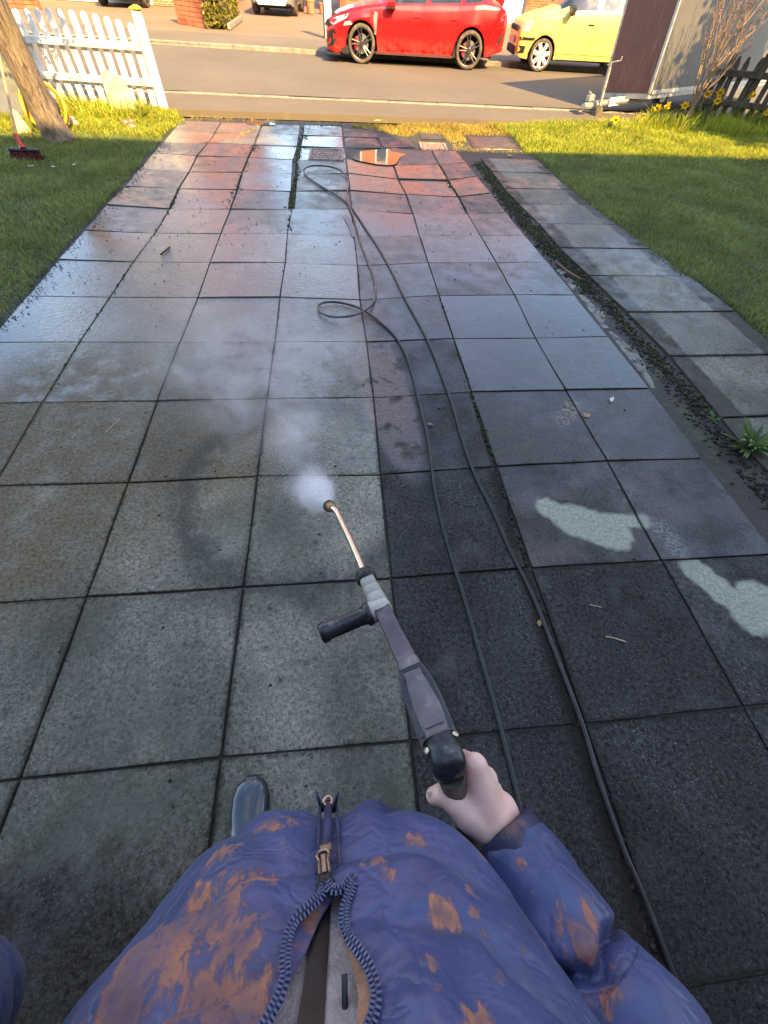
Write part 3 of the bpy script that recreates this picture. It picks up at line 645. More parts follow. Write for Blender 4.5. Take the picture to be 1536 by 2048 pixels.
# broom
M_REDP = simple('red_plastic', (0.55, 0.02, 0.02), 0.4, 0.1, 6)
M_HANDLE = simple('worn_wood_handle', (0.50, 0.30, 0.15), 0.6, 0.2, 30)
M_BLKP = simple('black_plastic', (0.018, 0.018, 0.019), 0.45, 0.2, 20, 0.1, 60, dirt=((.10, .095, .085), .25, 14))
br = empty('broom', (-1.84, 6.14, 0), 0, 'red and black broom standing on the left lawn', 'broom')
m = MB(); m.box((0, 0, .085), (.31, .06, .03), None, .01); bh = m.build('head', M_BLKP, br)
m = MB(); m.tube([(0, 0, .098), (-.01, .015, .13), (-.03, .045, .21)], [.035, .022, .02], 10); m.build('socket', M_REDP, br)
bz = rng.uniform; V = []; F = []
for k in range(420):
    x = rng.uniform(-.15, .15); y = rng.uniform(-.03, .03); dx = x * .18 + rng.normal(0, .012); dy = y * .5 + rng.normal(0, .012); w = .0022; n0 = len(V)
    V += [(x - w, y, .072), (x + w, y, .072), (x + dx + w, y + dy, .004), (x + dx - w, y + dy, .004)]; F.append((n0, n0 + 1, n0 + 2, n0 + 3))
tag(npmesh('bristles', V, F, simple('dark_red_bristle', (.10, .012, .012), .7, .7, 40), br), kind='stuff')
m = MB(); T = Vector((-1.959, 6.8, .699)) - br.location; m.tube([(-.025, .04, .19), tuple(T * 1.0), tuple(T + (T - Vector((-.025, .04, .19))) * .75)], .0125, 10); m.build('handle', M_HANDLE, br)
# cast iron covers
M_IRON = simple('rusty_pale_iron', (0.34, 0.25, 0.20), 0.7, 0.35, 18, 0.5, 60, dirt=((0.10, 0.07, 0.05), .45, 16))
def cover(px, w, d, label, rot=0):
    p = G(*px); r = empty('drain_cover', (p.x, p.y, .0), rot, label, 'drain cover')
    m = MB(); t = .03
    for s in (-1, 1): m.box((s * (w / 2 - t / 2), 0, -.015), (t, d, .05)); m.box((0, s * (d / 2 - t / 2), -.0155), (w - 2 * t, t, .05))
    m.build('frame', M_IRON, r)
    m = MB(); m.box((0, 0, -.022), (w - 2 * t - .008, d - 2 * t - .008, .045), None, .004); pl = m.build('lid', M_IRON, r)
    m = MB()
    for i in range(9):
        for j in range(4):
            x = (i - 4) * (w - .1) / 9; y = (j - 1.5) * (d - .1) / 4
            if random.random() < .92: m.box((x, y, .002), (w * .075, d * .13, .006), Matrix.Rotation(.78 if (i + j) % 2 else -.78, 3, 'Z'))
    m.build('tread', M_IRON, pl)
cover((653, 309), .44, .50, 'pale cast iron cover next to the puddle at the driveway end', -.03)
cover((866, 293), .38, .34, 'small sunlit iron cover in the dry grass strip', -.05)
M_POT = simple('terracotta', (.42, .17, .08), .8, .2, 6)
p = (0.92, 29.0, -.02); m = MB(); m.lathe([(.10, 0), (.14, .02), (.20, .36), (.22, .36), (.22, .42), (.18, .42), (.16, .36)], (0, 0, 0), n=16); o = m.build('plant_pot', M_POT); o.location = p; tag(o, 'terracotta plant pot on the far drive behind the grey car', 'plant pot')
p = (1.45, 29.3, -.02); o2 = o.copy(); COL.objects.link(o2); o2.location = p; o2.scale = (.8, .8, .8); tag(o2, 'smaller terracotta pot next to the brick house corner', 'plant pot')

# ------------------------------------------------------------------ vegetation
def leaf_mat(name, cols, rough=.55, trans=.35):
    b = NB(name); g = b.n('NewGeometry'); r = g.outputs['Random Per Island']
    ramp = b.n('ValToRGB'); e = ramp.color_ramp.elements; k = len(cols)
    while len(e) < k: e.new(.5)
    for i, c in enumerate(cols): e[i].position = i / (k - 1); e[i].color = (*c, 1)
    b.set(ramp, 0, r); c = ramp.outputs[0]
    P = b.pos(); c = b.mix(b.mr(b.noise(P, 1.5, 6, .68), .36, .64, 0, .85), c, b.mix(1.0, c, (.50, .52, .42), 'MULTIPLY'))
    p = b.bsdf(color=c, rough=rough, spec=.3)
    if trans > 0:
        t = b.n('BsdfTranslucent'); b.set(t, 'Color', c); mx = b.n('MixShader'); b.set(mx, 0, trans)
        b.t.links.new(p.outputs[0], mx.inputs[1]); b.t.links.new(t.outputs[0], mx.inputs[2]); b.t.links.new(mx.outputs[0], b.out.inputs['Surface'])
    return b.m
M_GRASS = leaf_mat('lawn_grass', [(.13, .22, .040), (.20, .29, .055), (.29, .35, .080), (.42, .40, .16)])
M_GRASSY = leaf_mat('verge_grass', [(.19, .32, .02), (.32, .43, .03), (.50, .49, .04), (.62, .50, .08)])
M_DRYG = leaf_mat('dry_grass', [(.42, .29, .04), (.62, .42, .06), (.70, .50, .10), (.44, .40, .04)])
M_BULB = leaf_mat('bulb_leaves', [(.05, .10, .03), (.09, .15, .04), (.14, .19, .05), (.25, .26, .10)])
def in_poly(P, poly):
    x, y = P[:, 0], P[:, 1]; c = np.zeros(len(P), bool); n = len(poly); j = n - 1
    for i in range(n):
        xi, yi = poly[i]; xj, yj = poly[j]
        c ^= ((yi > y) != (yj > y)) & (x < (xj - xi) * (y - yi) / (yj - yi + 1e-12) + xi); j = i
    return c
def scatter(poly, dens):
    a = np.array(poly); lo, hi = a.min(0), a.max(0); n = int(dens * np.prod(hi - lo)); P = rng.uniform(lo, hi, (n, 2)); return P[in_poly(P, poly)]
def vnoise(P, s, seed=0):                                # cheap smooth value noise for clumping
    r = np.random.default_rng(seed); T = r.random((64, 64)); q = P * s; i = np.floor(q).astype(int); f = q - i; f = f * f * (3 - 2 * f)
    g = lambda a, b: T[a % 64, b % 64]
    return (g(i[:, 0], i[:, 1]) * (1 - f[:, 0]) + g(i[:, 0] + 1, i[:, 1]) * f[:, 0]) * (1 - f[:, 1]) + (g(i[:, 0], i[:, 1] + 1) * (1 - f[:, 0]) + g(i[:, 0] + 1, i[:, 1] + 1) * f[:, 0]) * f[:, 1]
def blades(name, P, h, w, lean, mat, parent=None, z0=-.012, hvar=.5, seed=3):
    n = len(P); h = h * (1 + hvar * (rng.random(n) - .5) * 2) * (.6 + .8 * vnoise(P, 3.1, seed)); a = rng.uniform(0, 2 * np.pi, n); b = rng.uniform(0, 2 * np.pi, n)
    ln = h * lean * (.4 + rng.random(n)); ww = w * (.6 + .8 * rng.random(n)) / 2
    ax, ay = np.cos(a) * ww, np.sin(a) * ww; dx, dy = np.cos(b) * ln, np.sin(b) * ln; V = np.zeros((n, 6, 3), np.float32)
    V[:, 0] = np.c_[P[:, 0] - ax, P[:, 1] - ay, np.full(n, z0)]; V[:, 1] = np.c_[P[:, 0] + ax, P[:, 1] + ay, np.full(n, z0)]
    mz = z0 + h * .6; V[:, 2] = np.c_[P[:, 0] + ax * .8 + dx * .35, P[:, 1] + ay * .8 + dy * .35, mz]; V[:, 3] = np.c_[P[:, 0] - ax * .8 + dx * .35, P[:, 1] - ay * .8 + dy * .35, mz]
    tz = z0 + h * np.clip(1 - .35 * lean, .3, 1); V[:, 4] = np.c_[P[:, 0] + ax * .15 + dx, P[:, 1] + ay * .15 + dy, tz]; V[:, 5] = np.c_[P[:, 0] - ax * .15 + dx, P[:, 1] - ay * .15 + dy, tz]
    k = np.arange(n)[:, None] * 6; F = np.concatenate([k + np.array([[0, 1, 2, 3]]), k + np.array([[3, 2, 4, 5]])], 0)
    return tag(npmesh(name, V.reshape(-1, 3), F, mat, parent), kind='stuff')
def wob(poly_pts, amp=.03): return [(x + random.uniform(-amp, amp), y + random.uniform(-amp, amp)) for x, y in poly_pts]
left_edge = [(-.60 + random.uniform(-.035, .02), y) for y in np.arange(1.8, 7.3, .12)]
PL = left_edge + [(-.72, 7.35), (-4.6, 7.35), (-4.6, 1.8)]
blades('lawn_grass', scatter(PL, 6500), .045, .0042, .9, M_GRASS)
right_edge = [(4.46 - .02 + random.uniform(-.03, .03) + max(0, (5.4 - y)) * .075 + (0.0 if y > 3 else 0), y) for y in np.arange(6.95, 3.3, -.12)] + [(4.73 + random.uniform(-.02, .03), y) for y in np.arange(3.2, 1.6, -.12)]
PR = right_edge + [(6.3, 1.6), (9.6, 5.2), (10.4, 7.2), (4.5, 7.1)]
blades('lawn_grass', scatter(PR, 6500), .042, .0042, .9, M_GRASS)
VL = [(-.66, 7.25), (-.62, 7.8), (-.50, 8.15), (-.75, 8.75), (-1.1, 8.95), (-5.2, 9.5), (-5.2, 7.25)]
blades('verge_grass', scatter(VL, 4200), .065, .006, .9, M_GRASSY); blades('verge_grass', scatter([(-.95, 8.2), (-1.2, 8.9), (-5, 9.4), (-5, 8.6), (-2, 8.1)], 900), .16, .009, .7, M_GRASSY)
VR = [(4.35, 7.05), (4.42, 8.05), (4.2, 8.70), (5.8, 9.08), (7.3, 9.42), (9.5, 9.75), (12, 9.9), (12, 7.2), (10.2, 7.1), (4.5, 6.98)]
blades('verge_grass', scatter(VR, 4200), .060, .006, .9, M_GRASSY)
blades('tall_verge_grass', scatter([(6.9, 8.9), (7.0, 9.35), (9.4, 9.75), (11, 9.7), (11, 8.4), (8.6, 8.5)], 900), .17, .010, .6, M_GRASSY)
DG = [(1.95, 8.22), (2.3, 8.05), (2.75, 7.72), (2.95, 8.02), (3.3, 7.9), (3.35, 7.5), (3.6, 7.55), (3.62, 7.98), (4.4, 8.04), (4.5, 8.72), (3.1, 8.55), (1.95, 8.33)]
blades('dry_grass', scatter(DG, 4200), .035, .006, 1.2, M_DRYG)
blades('dry_grass', scatter([(.15, 7.1), (.26, 7.1), (.48, 8.1), (.62, 8.2), (.55, 7.9), (.40, 7.3)], 2200), .03, .006, 1.2, M_DRYG)
blades('dry_grass', scatter([(3.3, 7.05), (4.3, 7.02), (4.35, 7.2), (3.6, 7.2), (3.5, 7.5), (3.35, 7.4)], 1800), .025, .006, 1.2, M_DRYG)
blades('dry_grass', scatter([(-.45, 8.15), (.3, 8.32), (1.0, 8.3), (1.9, 8.3), (1.9, 8.45), (-.6, 8.6)], 900), .02, .006, 1.2, M_DRYG)
# moss and crumbs of soil in the joints and the channel
M_MOSS = leaf_mat('joint_moss', [(.020, .018, .010), (.035, .050, .012), (.060, .085, .018), (.03, .026, .018), (.09, .10, .03)], .9, 0)
M_CRUMB = leaf_mat('soil_crumbs', [(.012, .009, .007), (.03, .024, .018), (.06, .05, .04), (.02, .018, .015)], .9, 0)
OC = np.array([(1, 0, 0), (-1, 0, 0), (0, 1, 0), (0, -1, 0), (0, 0, 1), (0, 0, -1)], np.float32); OF = np.array([(0, 2, 4), (2, 1, 4), (1, 3, 4), (3, 0, 4), (2, 0, 5), (1, 2, 5), (3, 1, 5), (0, 3, 5)])
def lumps(name, P, z, r, mat, parent=None, flat=.7):
    n = len(P); rr = r * (.4 + 1.2 * rng.random(n) ** 2); V = OC[None] * (rr[:, None, None] * rng.uniform(.6, 1.3, (n, 6, 1))); V[:, :, 2] *= flat
    V = V + np.c_[P, np.full(n, z) + rr * .3][:, None, :]; F = (np.arange(n)[:, None, None] * 6 + OF[None]).reshape(-1, 3)
    return tag(npmesh(name, V.reshape(-1, 3), F, mat, parent), kind='stuff')
def along(pts, n, wid):
    pts = [np.array(p[:2], float) for p in pts]; seg = np.array([np.linalg.norm(b_ - a) for a, b_ in zip(pts[:-1], pts[1:])]); c = seg / seg.sum(); i = rng.choice(len(seg), n, p=c); t = rng.random(n)
    A_ = np.array(pts)[i]; B_ = np.array(pts)[i + 1]; d = (B_ - A_); nrm = np.c_[-d[:, 1], d[:, 0]] / np.linalg.norm(d, axis=1)[:, None]
    return A_ + d * t[:, None] + nrm * rng.normal(0, wid, n)[:, None]
jl = lambda c, a, b_: [tuple(node(c, r)) for r in range(a, b_ + 1)]
moss = [along([(1.20, 4.2), (1.185, 5.0), (1.21, 5.9), (1.19, 7.2)], 900, .017), along([(x, y) for x, y in jl(1, 8, 12)], 1300, .03), along(jl(0, 3, 9), 500, .008), along(jl(4, 2, 5), 350, .010), along(jl(5, 8, 11), 350, .015), along([(1.2, 7.0), (1.3, 8.2), (1.8, 8.25)], 500, .03)]
lumps('joint_moss', np.concatenate(moss), -.012, .012, M_MOSS, driveway)
soil = [along([(2.382, 1.2), (2.382, -.6)], 700, .013), along([(3.62, 6.6), (3.52, 5.0), (3.60, 3.8)], 3200, .05), along([(3.66, 3.8), (3.73, 2.4), (3.76, .8), (3.74, -.5)], 4200, .045)]
lumps('channel_soil', np.concatenate(soil), -.014, .010, M_CRUMB, driveway)
mossc = [along([(3.56, 6.5), (3.56, 5.2), (3.60, 4.0), (3.70, 3.0)], 1800, .05), along([(3.72, 2.9), (3.80, 1.6)], 250, .03)]
lumps('channel_moss', np.concatenate(mossc), -.010, .013, M_MOSS, driveway)
# grit and flecks lying on the slabs
fl = rng.uniform((-.5, 3.2), (3.5, 7.0), (900, 2)); lumps('grit', np.concatenate([fl, rng.uniform((-.5, -.6), (3.4, 3.4), (260, 2)), rng.uniform((3.7, .5), (4.5, 6.5), (240, 2)), along([(-.55, 2.5), (-.55, 7.1)], 900, .05), along([(4.44, 6.6), (4.6, 3.9), (4.72, 2.5)], 600, .04)]), .0, .0052, M_CRUMB, driveway, .6)

# ---- tree on the left lawn
def bark(name, c1, c2):
    b = NB(name); v = b.pos(); n = b.noise(b.scale(v, (1, 1, .22)), 26, 6, .7, 1.0); n2 = b.noise(v, 5, 5)
    c = b.mix(b.mr(n, .38, .62), c1, c2); c = b.mix(b.mr(n2, .5, .7, 0, .5), c, (.20, .17, .06)); b.bsdf(color=c, rough=.9, normal=b.bump(n, 1.0, .03)); return b.m
M_BARK = bark('tree_bark', (.07, .052, .038), (.26, .20, .14)); M_TWIG = simple('pale_twig_bark', (.27, .19, .13), .8, .3, 30, .3, 80)
tree = empty('garden_tree', (-1.86, 7.02, 0), 0, 'tree with rough bark on the left lawn behind the broom', 'tree')
def organic_tube(name, pts, rs, n, mat, parent, amp=.06, seed=1):
    q = random.Random(seed); path = smooth_path(pts, 7); k = len(path); m = MB(); m.tube(path, [float(np.interp(i / (k - 1), np.linspace(0, 1, len(rs)), rs)) for i in range(k)], n)
    ph = [q.uniform(0, 6.3) for _ in range(4)]
    for i, v in enumerate(m.v):
        c = path[min(i // n, k - 1)]; a = 2 * math.pi * (i % n) / n; d = v - c; kk = 1 + amp * (math.sin(3 * a + ph[0] + i // n * .23) + .6 * math.sin(7 * a + ph[1] - i // n * .4) + .5 * q.uniform(-1, 1)); m.v[i] = c + d * kk
    return m.build(name, mat, parent, True)
organic_tube('trunk', [(.06, -.02, -.05), (.03, 0, .06), (-.01, .01, .3), (-.03, .02, .9), (-.02, .02, 1.5), (-.06, .04, 2.1)], [.20, .165, .145, .14, .135, .12], 22, M_BARK, tree, .05)
brt = [];
for k in range(7):
    a = k * .9 + .4; l = random.uniform(.9, 1.5); e = Vector((math.cos(a) * l, math.sin(a) * l * .9, 2.2 + random.uniform(.5, 1.3))); s0 = Vector((-.05, .03, 1.75 + .06 * k)); mdl = s0.lerp(e, .5) + Vector((0, 0, .25))
    organic_tube('limb', [s0, mdl, e], [.055, .035, .012], 8, M_BARK, tree, .05, k); brt.append((s0, mdl, e))
def leaf_cloud(name, centers, n, spread, size, mat, parent, asp=.5):
    C_ = np.array([tuple(c) for c in centers]); i = rng.integers(0, len(C_), n); P = C_[i] + rng.normal(0, spread, (n, 3)); a = rng.normal(0, 1, (n, 3)); a /= np.linalg.norm(a, axis=1)[:, None]; b_ = np.cross(a, rng.normal(0, 1, (n, 3))); b_ /= np.linalg.norm(b_, axis=1)[:, None]
    s = size * rng.uniform(.6, 1.3, n)[:, None]; V = np.stack([P - a * s, P + b_ * s * asp, P + a * s, P - b_ * s * asp], 1); return npmesh(name, V.reshape(-1, 3), np.arange(4 * n).reshape(-1, 4), mat, parent)
M_LEAF = leaf_mat('evergreen_leaves', [(.025, .05, .012), (.05, .085, .02), (.08, .12, .03)])
cc = []
for s0, mdl, e in brt: cc += [lerp(mdl, e, t) for t in (.2, .5, .8, 1.0)]
leaf_cloud('crown', cc + [Vector((-.35, .1, 1.85)), Vector((.15, .25, 2.1)), Vector((.0, .25, 2.3)), Vector((-.2, .3, 2.2)), Vector((.2, .1, 2.5)), Vector((-.6, .2, 2.1)), Vector((-.15, .4, 2.5))], 4600, .20, .035, M_LEAF, tree)

# ---- bare budding shrub on the right
shrub = empty('bare_shrub', (7.93, 9.18, 0), 0, 'bare many-stemmed shrub with pink buds in front of the trailer', 'shrub')
q = random.Random(11); tips = []; stems = MB()
def grow(p, d, l, r, lvl):
    pts = [p]; k = 5
    for i in range(k):
        d = (d + Vector((q.uniform(-.12, .12), q.uniform(-.12, .12), .05))).normalized(); pts.append(pts[-1] + d * l / k)
    stems.tube(pts, [lerp(r, r * .55, i / k) for i in range(k + 1)], 5)
    if lvl >= 1: tips.extend(pts[2:])
    if lvl < 3:
        for i in range(2 if lvl else 3):
            j = q.randint(2, k); nd = (d + Vector((q.uniform(-.7, .7), q.uniform(-.6, .6), q.uniform(0, .35)))).normalized(); grow(pts[j], nd, l * q.uniform(.55, .8), r * .55, lvl + 1)
trunk_pts = [Vector((0, 0, -.02)), Vector((.02, 0, .2)), Vector((.0, .0, .42))]; stems.tube(trunk_pts, [.034, .03, .028], 8)
for k in range(11):
    a = k * .7; grow(Vector((.02 * math.cos(a), .02 * math.sin(a), q.uniform(.1, .42))), Vector((.42 * math.cos(a) + .05, .35 * math.sin(a), 1.0)).normalized(), q.uniform(.6, .85), .013, 0)
stems.build('branches', M_TWIG, shrub)
M_BUD = leaf_mat('pink_buds', [(.45, .14, .12), (.55, .25, .18), (.30, .10, .09), (.25, .20, .06)])
leaf_cloud('buds', [t for t in tips if t.z > .75], 900, .012, .011, M_BUD, shrub, .6)

# ---- daffodils, one object each
M_DAFF = simple('daffodil_yellow', (.80, .52, .015), .6, .15, 30); M_STEM = simple('flower_stem', (.10, .20, .04), .6, .2, 10)
def daffodil(loc, h, face, label, seed, tilt=.0):
    q = random.Random(seed); d = empty('daffodil', loc, face, label, 'daffodil', 'daffodils by the old fence'); d.scale = (1.35, 1.35, 1.12)
    hd = Vector((.02, -.06, h)); m = MB(); m.tube(smooth_path([(0, 0, -.02), (.005, 0, h * .55), (.012, -.015, h * .96), hd], 4), [.005, .005, .0045, .004], 6); m.build('stem', M_STEM, d)
    ax = Vector((0, -1, -.18)).normalized(); u = ax.cross(Vector((0, 0, 1))).normalized(); w = ax.cross(u); m = MB()
    for k in range(6):
        a = k * math.pi / 3; r_ = u * math.cos(a) + w * math.sin(a); s_ = u * -math.sin(a) + w * math.cos(a); m.add([hd, hd + r_ * .030 + s_ * .019 + ax * .006, hd + r_ * .058 + ax * .004, hd + r_ * .030 - s_ * .019 + ax * .006], [(0, 1, 2, 3)])
    m.build('petals', M_DAFF, d); m = MB(); m.lathe([(.012, 0), (.017, .02), (.020, .034), (.026, .040), (.018, .034), (.008, .005)], hd, ax, 12); m.build('trumpet', M_DAFF, d)
    V = []; F = []
    for k in range(13):
        a = q.uniform(0, 6.28); l = h * q.uniform(.7, 1.05); ln = q.uniform(.1, .35); o = Vector((q.uniform(-.02, .02), q.uniform(-.02, .02), -.01)); sd_ = Vector((-math.sin(a), math.cos(a), 0)) * .007; n0 = len(V)
        for t in (0, .4, .75, 1): c = o + Vector((math.cos(a) * ln * l * t * t, math.sin(a) * ln * l * t * t, l * t * (1 - .25 * t * ln * 2))); V += [c - sd_ * (1 - .7 * t), c + sd_ * (1 - .7 * t)]
        F += [(n0 + 2 * i, n0 + 2 * i + 1, n0 + 2 * i + 3, n0 + 2 * i + 2) for i in range(3)]
    mesh('leaves', V, F, M_BULB, d)
DF = [((7.42, 9.36), .17, 'daffodil left-hand of the close pair under the trailer'), ((7.52, 9.42), .19, 'daffodil right-hand of the close pair under the trailer'), ((7.83, 9.30), .22, 'daffodil flowering just left of the shrub stem'), ((8.22, 9.42), .34, 'tall daffodil first to the right of the shrub'), ((8.34, 9.24), .29, 'lower daffodil between the shrub and the old fence'), ((8.52, 9.52), .35, 'daffodil against the first pales of the old fence'), ((8.93, 9.32), .36, 'daffodil in front of the middle of the old fence'), ((9.18, 9.02), .22, 'daffodil nearest the right edge of the photo'), ((6.28, 8.66), .12, 'lone short daffodil out on the sunny verge')]
for i, ((x, y), h, lb) in enumerate(DF): daffodil((x, y, 0), h, random.uniform(-.8, .4), lb, 40 + i)
# ---- strap leaved plants
def rosette(name, loc, n, l, wd, label, cat, mat, seed, up=.6):
    q = random.Random(seed); V = []; F = []
    for k in range(n):
        a = q.uniform(0, 6.28); ll = l * q.uniform(.6, 1.1); u_ = q.uniform(.25, 1) * up; side_ = Vector((-math.sin(a), math.cos(a), 0)); n0 = len(V)
        for i in range(6):
            t = i / 5; c = Vector((math.cos(a) * ll * t * (1.1 - u_ * .6), math.sin(a) * ll * t * (1.1 - u_ * .6), ll * (u_ * 1.2 * t - .75 * t * t * u_ + .12 * t))); ww = wd * (math.sin(math.pi * (.12 + .86 * t)) ** .7); V += [c - side_ * ww, c + Vector((0, 0, -ww * .5)), c + side_ * ww]
        for i in range(5):
            for j in range(2): F.append((n0 + 3 * i + j, n0 + 3 * i + j + 1, n0 + 3 * i + 3 + j + 1, n0 + 3 * i + 3 + j))
    o = mesh(name, V, F, mat); o.location = loc; return tag(o, label, cat)
M_PLANT = leaf_mat('fresh_green_leaf', [(.10, .20, .05), (.17, .30, .08), (.28, .40, .16)], .4)
p = G(1500, 893); rosette('leafy_plant', (p.x, p.y, -.01), 44, .20, .010, 'bright green strap-leaved plant growing in the soil channel', 'plant', M_PLANT, 3, .9)
p = G(1428, 840); rosette('sprout', (p.x, p.y, -.01), 6, .085, .006, 'small green sprout in the channel above the larger plant', 'plant', M_PLANT, 8, 1.0)
p = G(282, 238); rosette('bulb_plant', (p.x, p.y, 0), 16, .24, .009, 'dark green bulb leaves right of the pale stone slab', 'plant', M_BULB, 5, 1.0)
# ---- hedge by the far pier
M_HEDGE = leaf_mat('hedge_leaves', [(.10, .12, .02), (.22, .22, .03), (.36, .30, .05), (.15, .14, .03)])
hd_ = empty('clipped_hedge', (-1.95, 22.3, 0), 0, 'yellow green clipped hedge on the low kerb beside the brick pier', 'hedge')
m = MB(); m.box((0, 0, .45), (.50, 3.0, .80)); m.build('inner_stems', M_BARK, hd_); n = 5200
P = rng.uniform((-.34, -1.6, .05), (.34, 1.6, 1.0), (n, 3)); f = rng.integers(0, 3, n); P[f == 0, 0] = np.sign(P[f == 0, 0]) * .33; P[f == 1, 1] = np.sign(P[f == 1, 1]) * 1.58; P[f == 2, 2] = .98
leaf_cloud('foliage', P, 5200, .03, .045, M_HEDGE, hd_, .6)
m = MB(); m.box((.40, 0, .06), (.10, 3.3, .14), None, .015); o = m.build('edging_kerb', M_KERB, hd_)
# ---- tree outside the right edge that shades the trailer and the corner of the verge
t2 = empty('boundary_tree', (11.0, 5.7, 0), 0, 'leafy tree beyond the right edge shading the corner by the old fence', 'tree')
organic_tube('trunk', [(0, 0, -.1), (.02, 0, 1.2), (0, .05, 2.6), (.05, .2, 5.0)], [.16, .13, .11, .05], 14, M_BARK, t2)
leaf_cloud('crown', [Vector((lerp(-.5, .75, min(1, max(0, z_ / 3.5 - .5))) + random.gauss(0, .50), .5 + random.gauss(0, .5), z_)) for z_ in [random.uniform(.9, 5.4) for _ in range(200)]], 26000, .24, .13, M_LEAF, t2)
# litter: individual scraps large enough to see
M_STRAW = simple('dry_straw', (.45, .38, .24), .8, .2, 20); M_TW = simple('dark_twig', (.05, .035, .025), .8, .2, 20); M_DLEAF = simple('dead_leaf', (.42, .28, .13), .8, .3, 30); M_SHELL = simple('snail_shell', (.42, .33, .22), .5, .4, 60)
def stick(pxs, r, mat, name, label, cat):
    pts = [G(*q) + Vector((0, 0, r * 1.1)) for q in pxs]; m = MB(); m.tube(smooth_path(pts, 4), r, 5); return tag(m.build(name, mat), label, cat)
stick([(212, 866), (228, 850), (241, 838)], .0022, M_STRAW, 'straw', 'pale straw lying on the muddy left slabs', 'straw')
stick([(322, 511), (332, 503), (340, 496)], .007, M_TW, 'twig', 'short dark twig on the wet slabs left of the hose', 'twig')
stick([(1211, 1274), (1228, 1277), (1250, 1284)], .0028, M_STRAW, 'straw', 'grey straw on the dark slab right of the hose', 'straw')
stick([(1180, 1210), (1202, 1215)], .0022, M_STRAW, 'straw', 'tiny pale straw below the pale washed patch', 'straw')
stick([(1110, 525), (1135, 545), (1160, 560)], .008, simple('pink_root', (.20, .10, .08), .7), 'root', 'pinkish root lying along the soil channel', 'root')
def flat_leaf(px, l, w, ang, mat, label, name='leaf'):
    p = G(*px); V = []; 
    for i in range(7):
        t = i / 6; ww = w * math.sin(math.pi * min(.97, max(.03, t))); V += [(-l / 2 + l * t, -ww, .004 + .012 * t * t), (-l / 2 + l * t, ww, .009 - .004 * t)]
    o = mesh(name, V, [(2 * i, 2 * i + 2, 2 * i + 3, 2 * i + 1) for i in range(6)], mat); o.location = (p.x, p.y, .002); o.rotation_euler = (0, 0, ang); return tag(o, label, 'leaf')
M_PALEL = simple('pale_leaf', (.62, .62, .52), .7, .1, 30)
flat_leaf((1222, 801), .055, .012, .9, M_PALEL, 'pale leaf lying alone on the blue wet slab'); flat_leaf((1172, 832), .05, .018, .4, M_DLEAF, 'curled orange leaf on the joint between two wet slabs')
flat_leaf((1077, 1248), .028, .009, 1.2, M_DLEAF, 'small orange leaf in the dirt beside the hose'); flat_leaf((1020, 312), .1, .03, .2, M_DLEAF, 'dead leaf at the top of the soil channel')
flat_leaf((757, 242), .14, .035, .3, simple('yellow_leaf', (.6, .5, .08), .7), 'yellow leaf in the dry grass at the road end')
for i, (px, a) in enumerate((((66, 333), .3), ((110, 335), -.2), ((20, 308), .8), ((150, 330), 1.4))): flat_leaf(px, .09, .014, a, M_PALEL, ['pale leaf on the grass in front of the broom head', 'pale leaf right of the broom head', 'pale leaf left of the broom handle', 'pale leaf furthest right of those near the broom'][i])
p = G(855, 852); m = MB()
for k in range(14):
    a = k * .55; r_ = .012 * (1 - k / 18); m.lathe([(.001, -.004), (.006 * (1 - k / 20), 0), (.001, .004)], (r_ * math.cos(a), r_ * math.sin(a), .008 + k * .0004), (0, 0, 1), 6)
o = m.build('snail_shell', M_SHELL, None, True); o.location = (p.x + .01, p.y, 0); tag(o, 'small brown snail shell against the hose', 'snail shell')

# ------------------------------------------------------------------ vehicles
def paint(name, col, coat=.5):
    b = NB(name); v = b.obj(); n = b.noise(v, 2.2, 5, .6)
    c = b.mix(b.mr(n, .3, .7), tuple(q * .93 for q in col), col)
    z = b.sep(v)[2]
    d = b.math('MULTIPLY', b.mr(z, .15, .5, .45, 0.0), b.mr(b.noise(v, 9, 5), .35, .6))
    c = b.mix(d, c, (.16, .13, .10))
    b.bsdf(color=c, rough=b.mr(n, .3, .7, .28, .38), spec=.5, coat=coat, coat_rough=b.mr(b.noise(v, 14, 4), .3, .7, .03, .10)); return b.m
M_TYRE = simple('tyre_rubber', (.075, .058, .044), .8, .2, 12, .2, 80, dirt=((.18, .13, .09), .5, 7))
M_ALLOY = simple('dark_bronze_alloy', (.11, .095, .085), .32, .15, 9, metal=.8)
M_SILVER = simple('silver_wheel_trim', (.62, .61, .58), .35, .08, 9, metal=.3)
M_DISC = simple('brake_steel', (.45, .44, .42), .35, .1, 10, metal=.9)
M_LENS = simple('headlamp_lens', (.42, .44, .46), .08, .25, 20, spec=.8)
M_TAIL = simple('tail_lamp_red', (.30, .01, .01), .12, .2, 20, spec=.8)
M_UNDER = simple('under_tray_black', (.012, .012, .012), .8, .2, 8)
M_AMBER = simple('pale_marker_lens', (.75, .62, .45), .2, .1, 20)
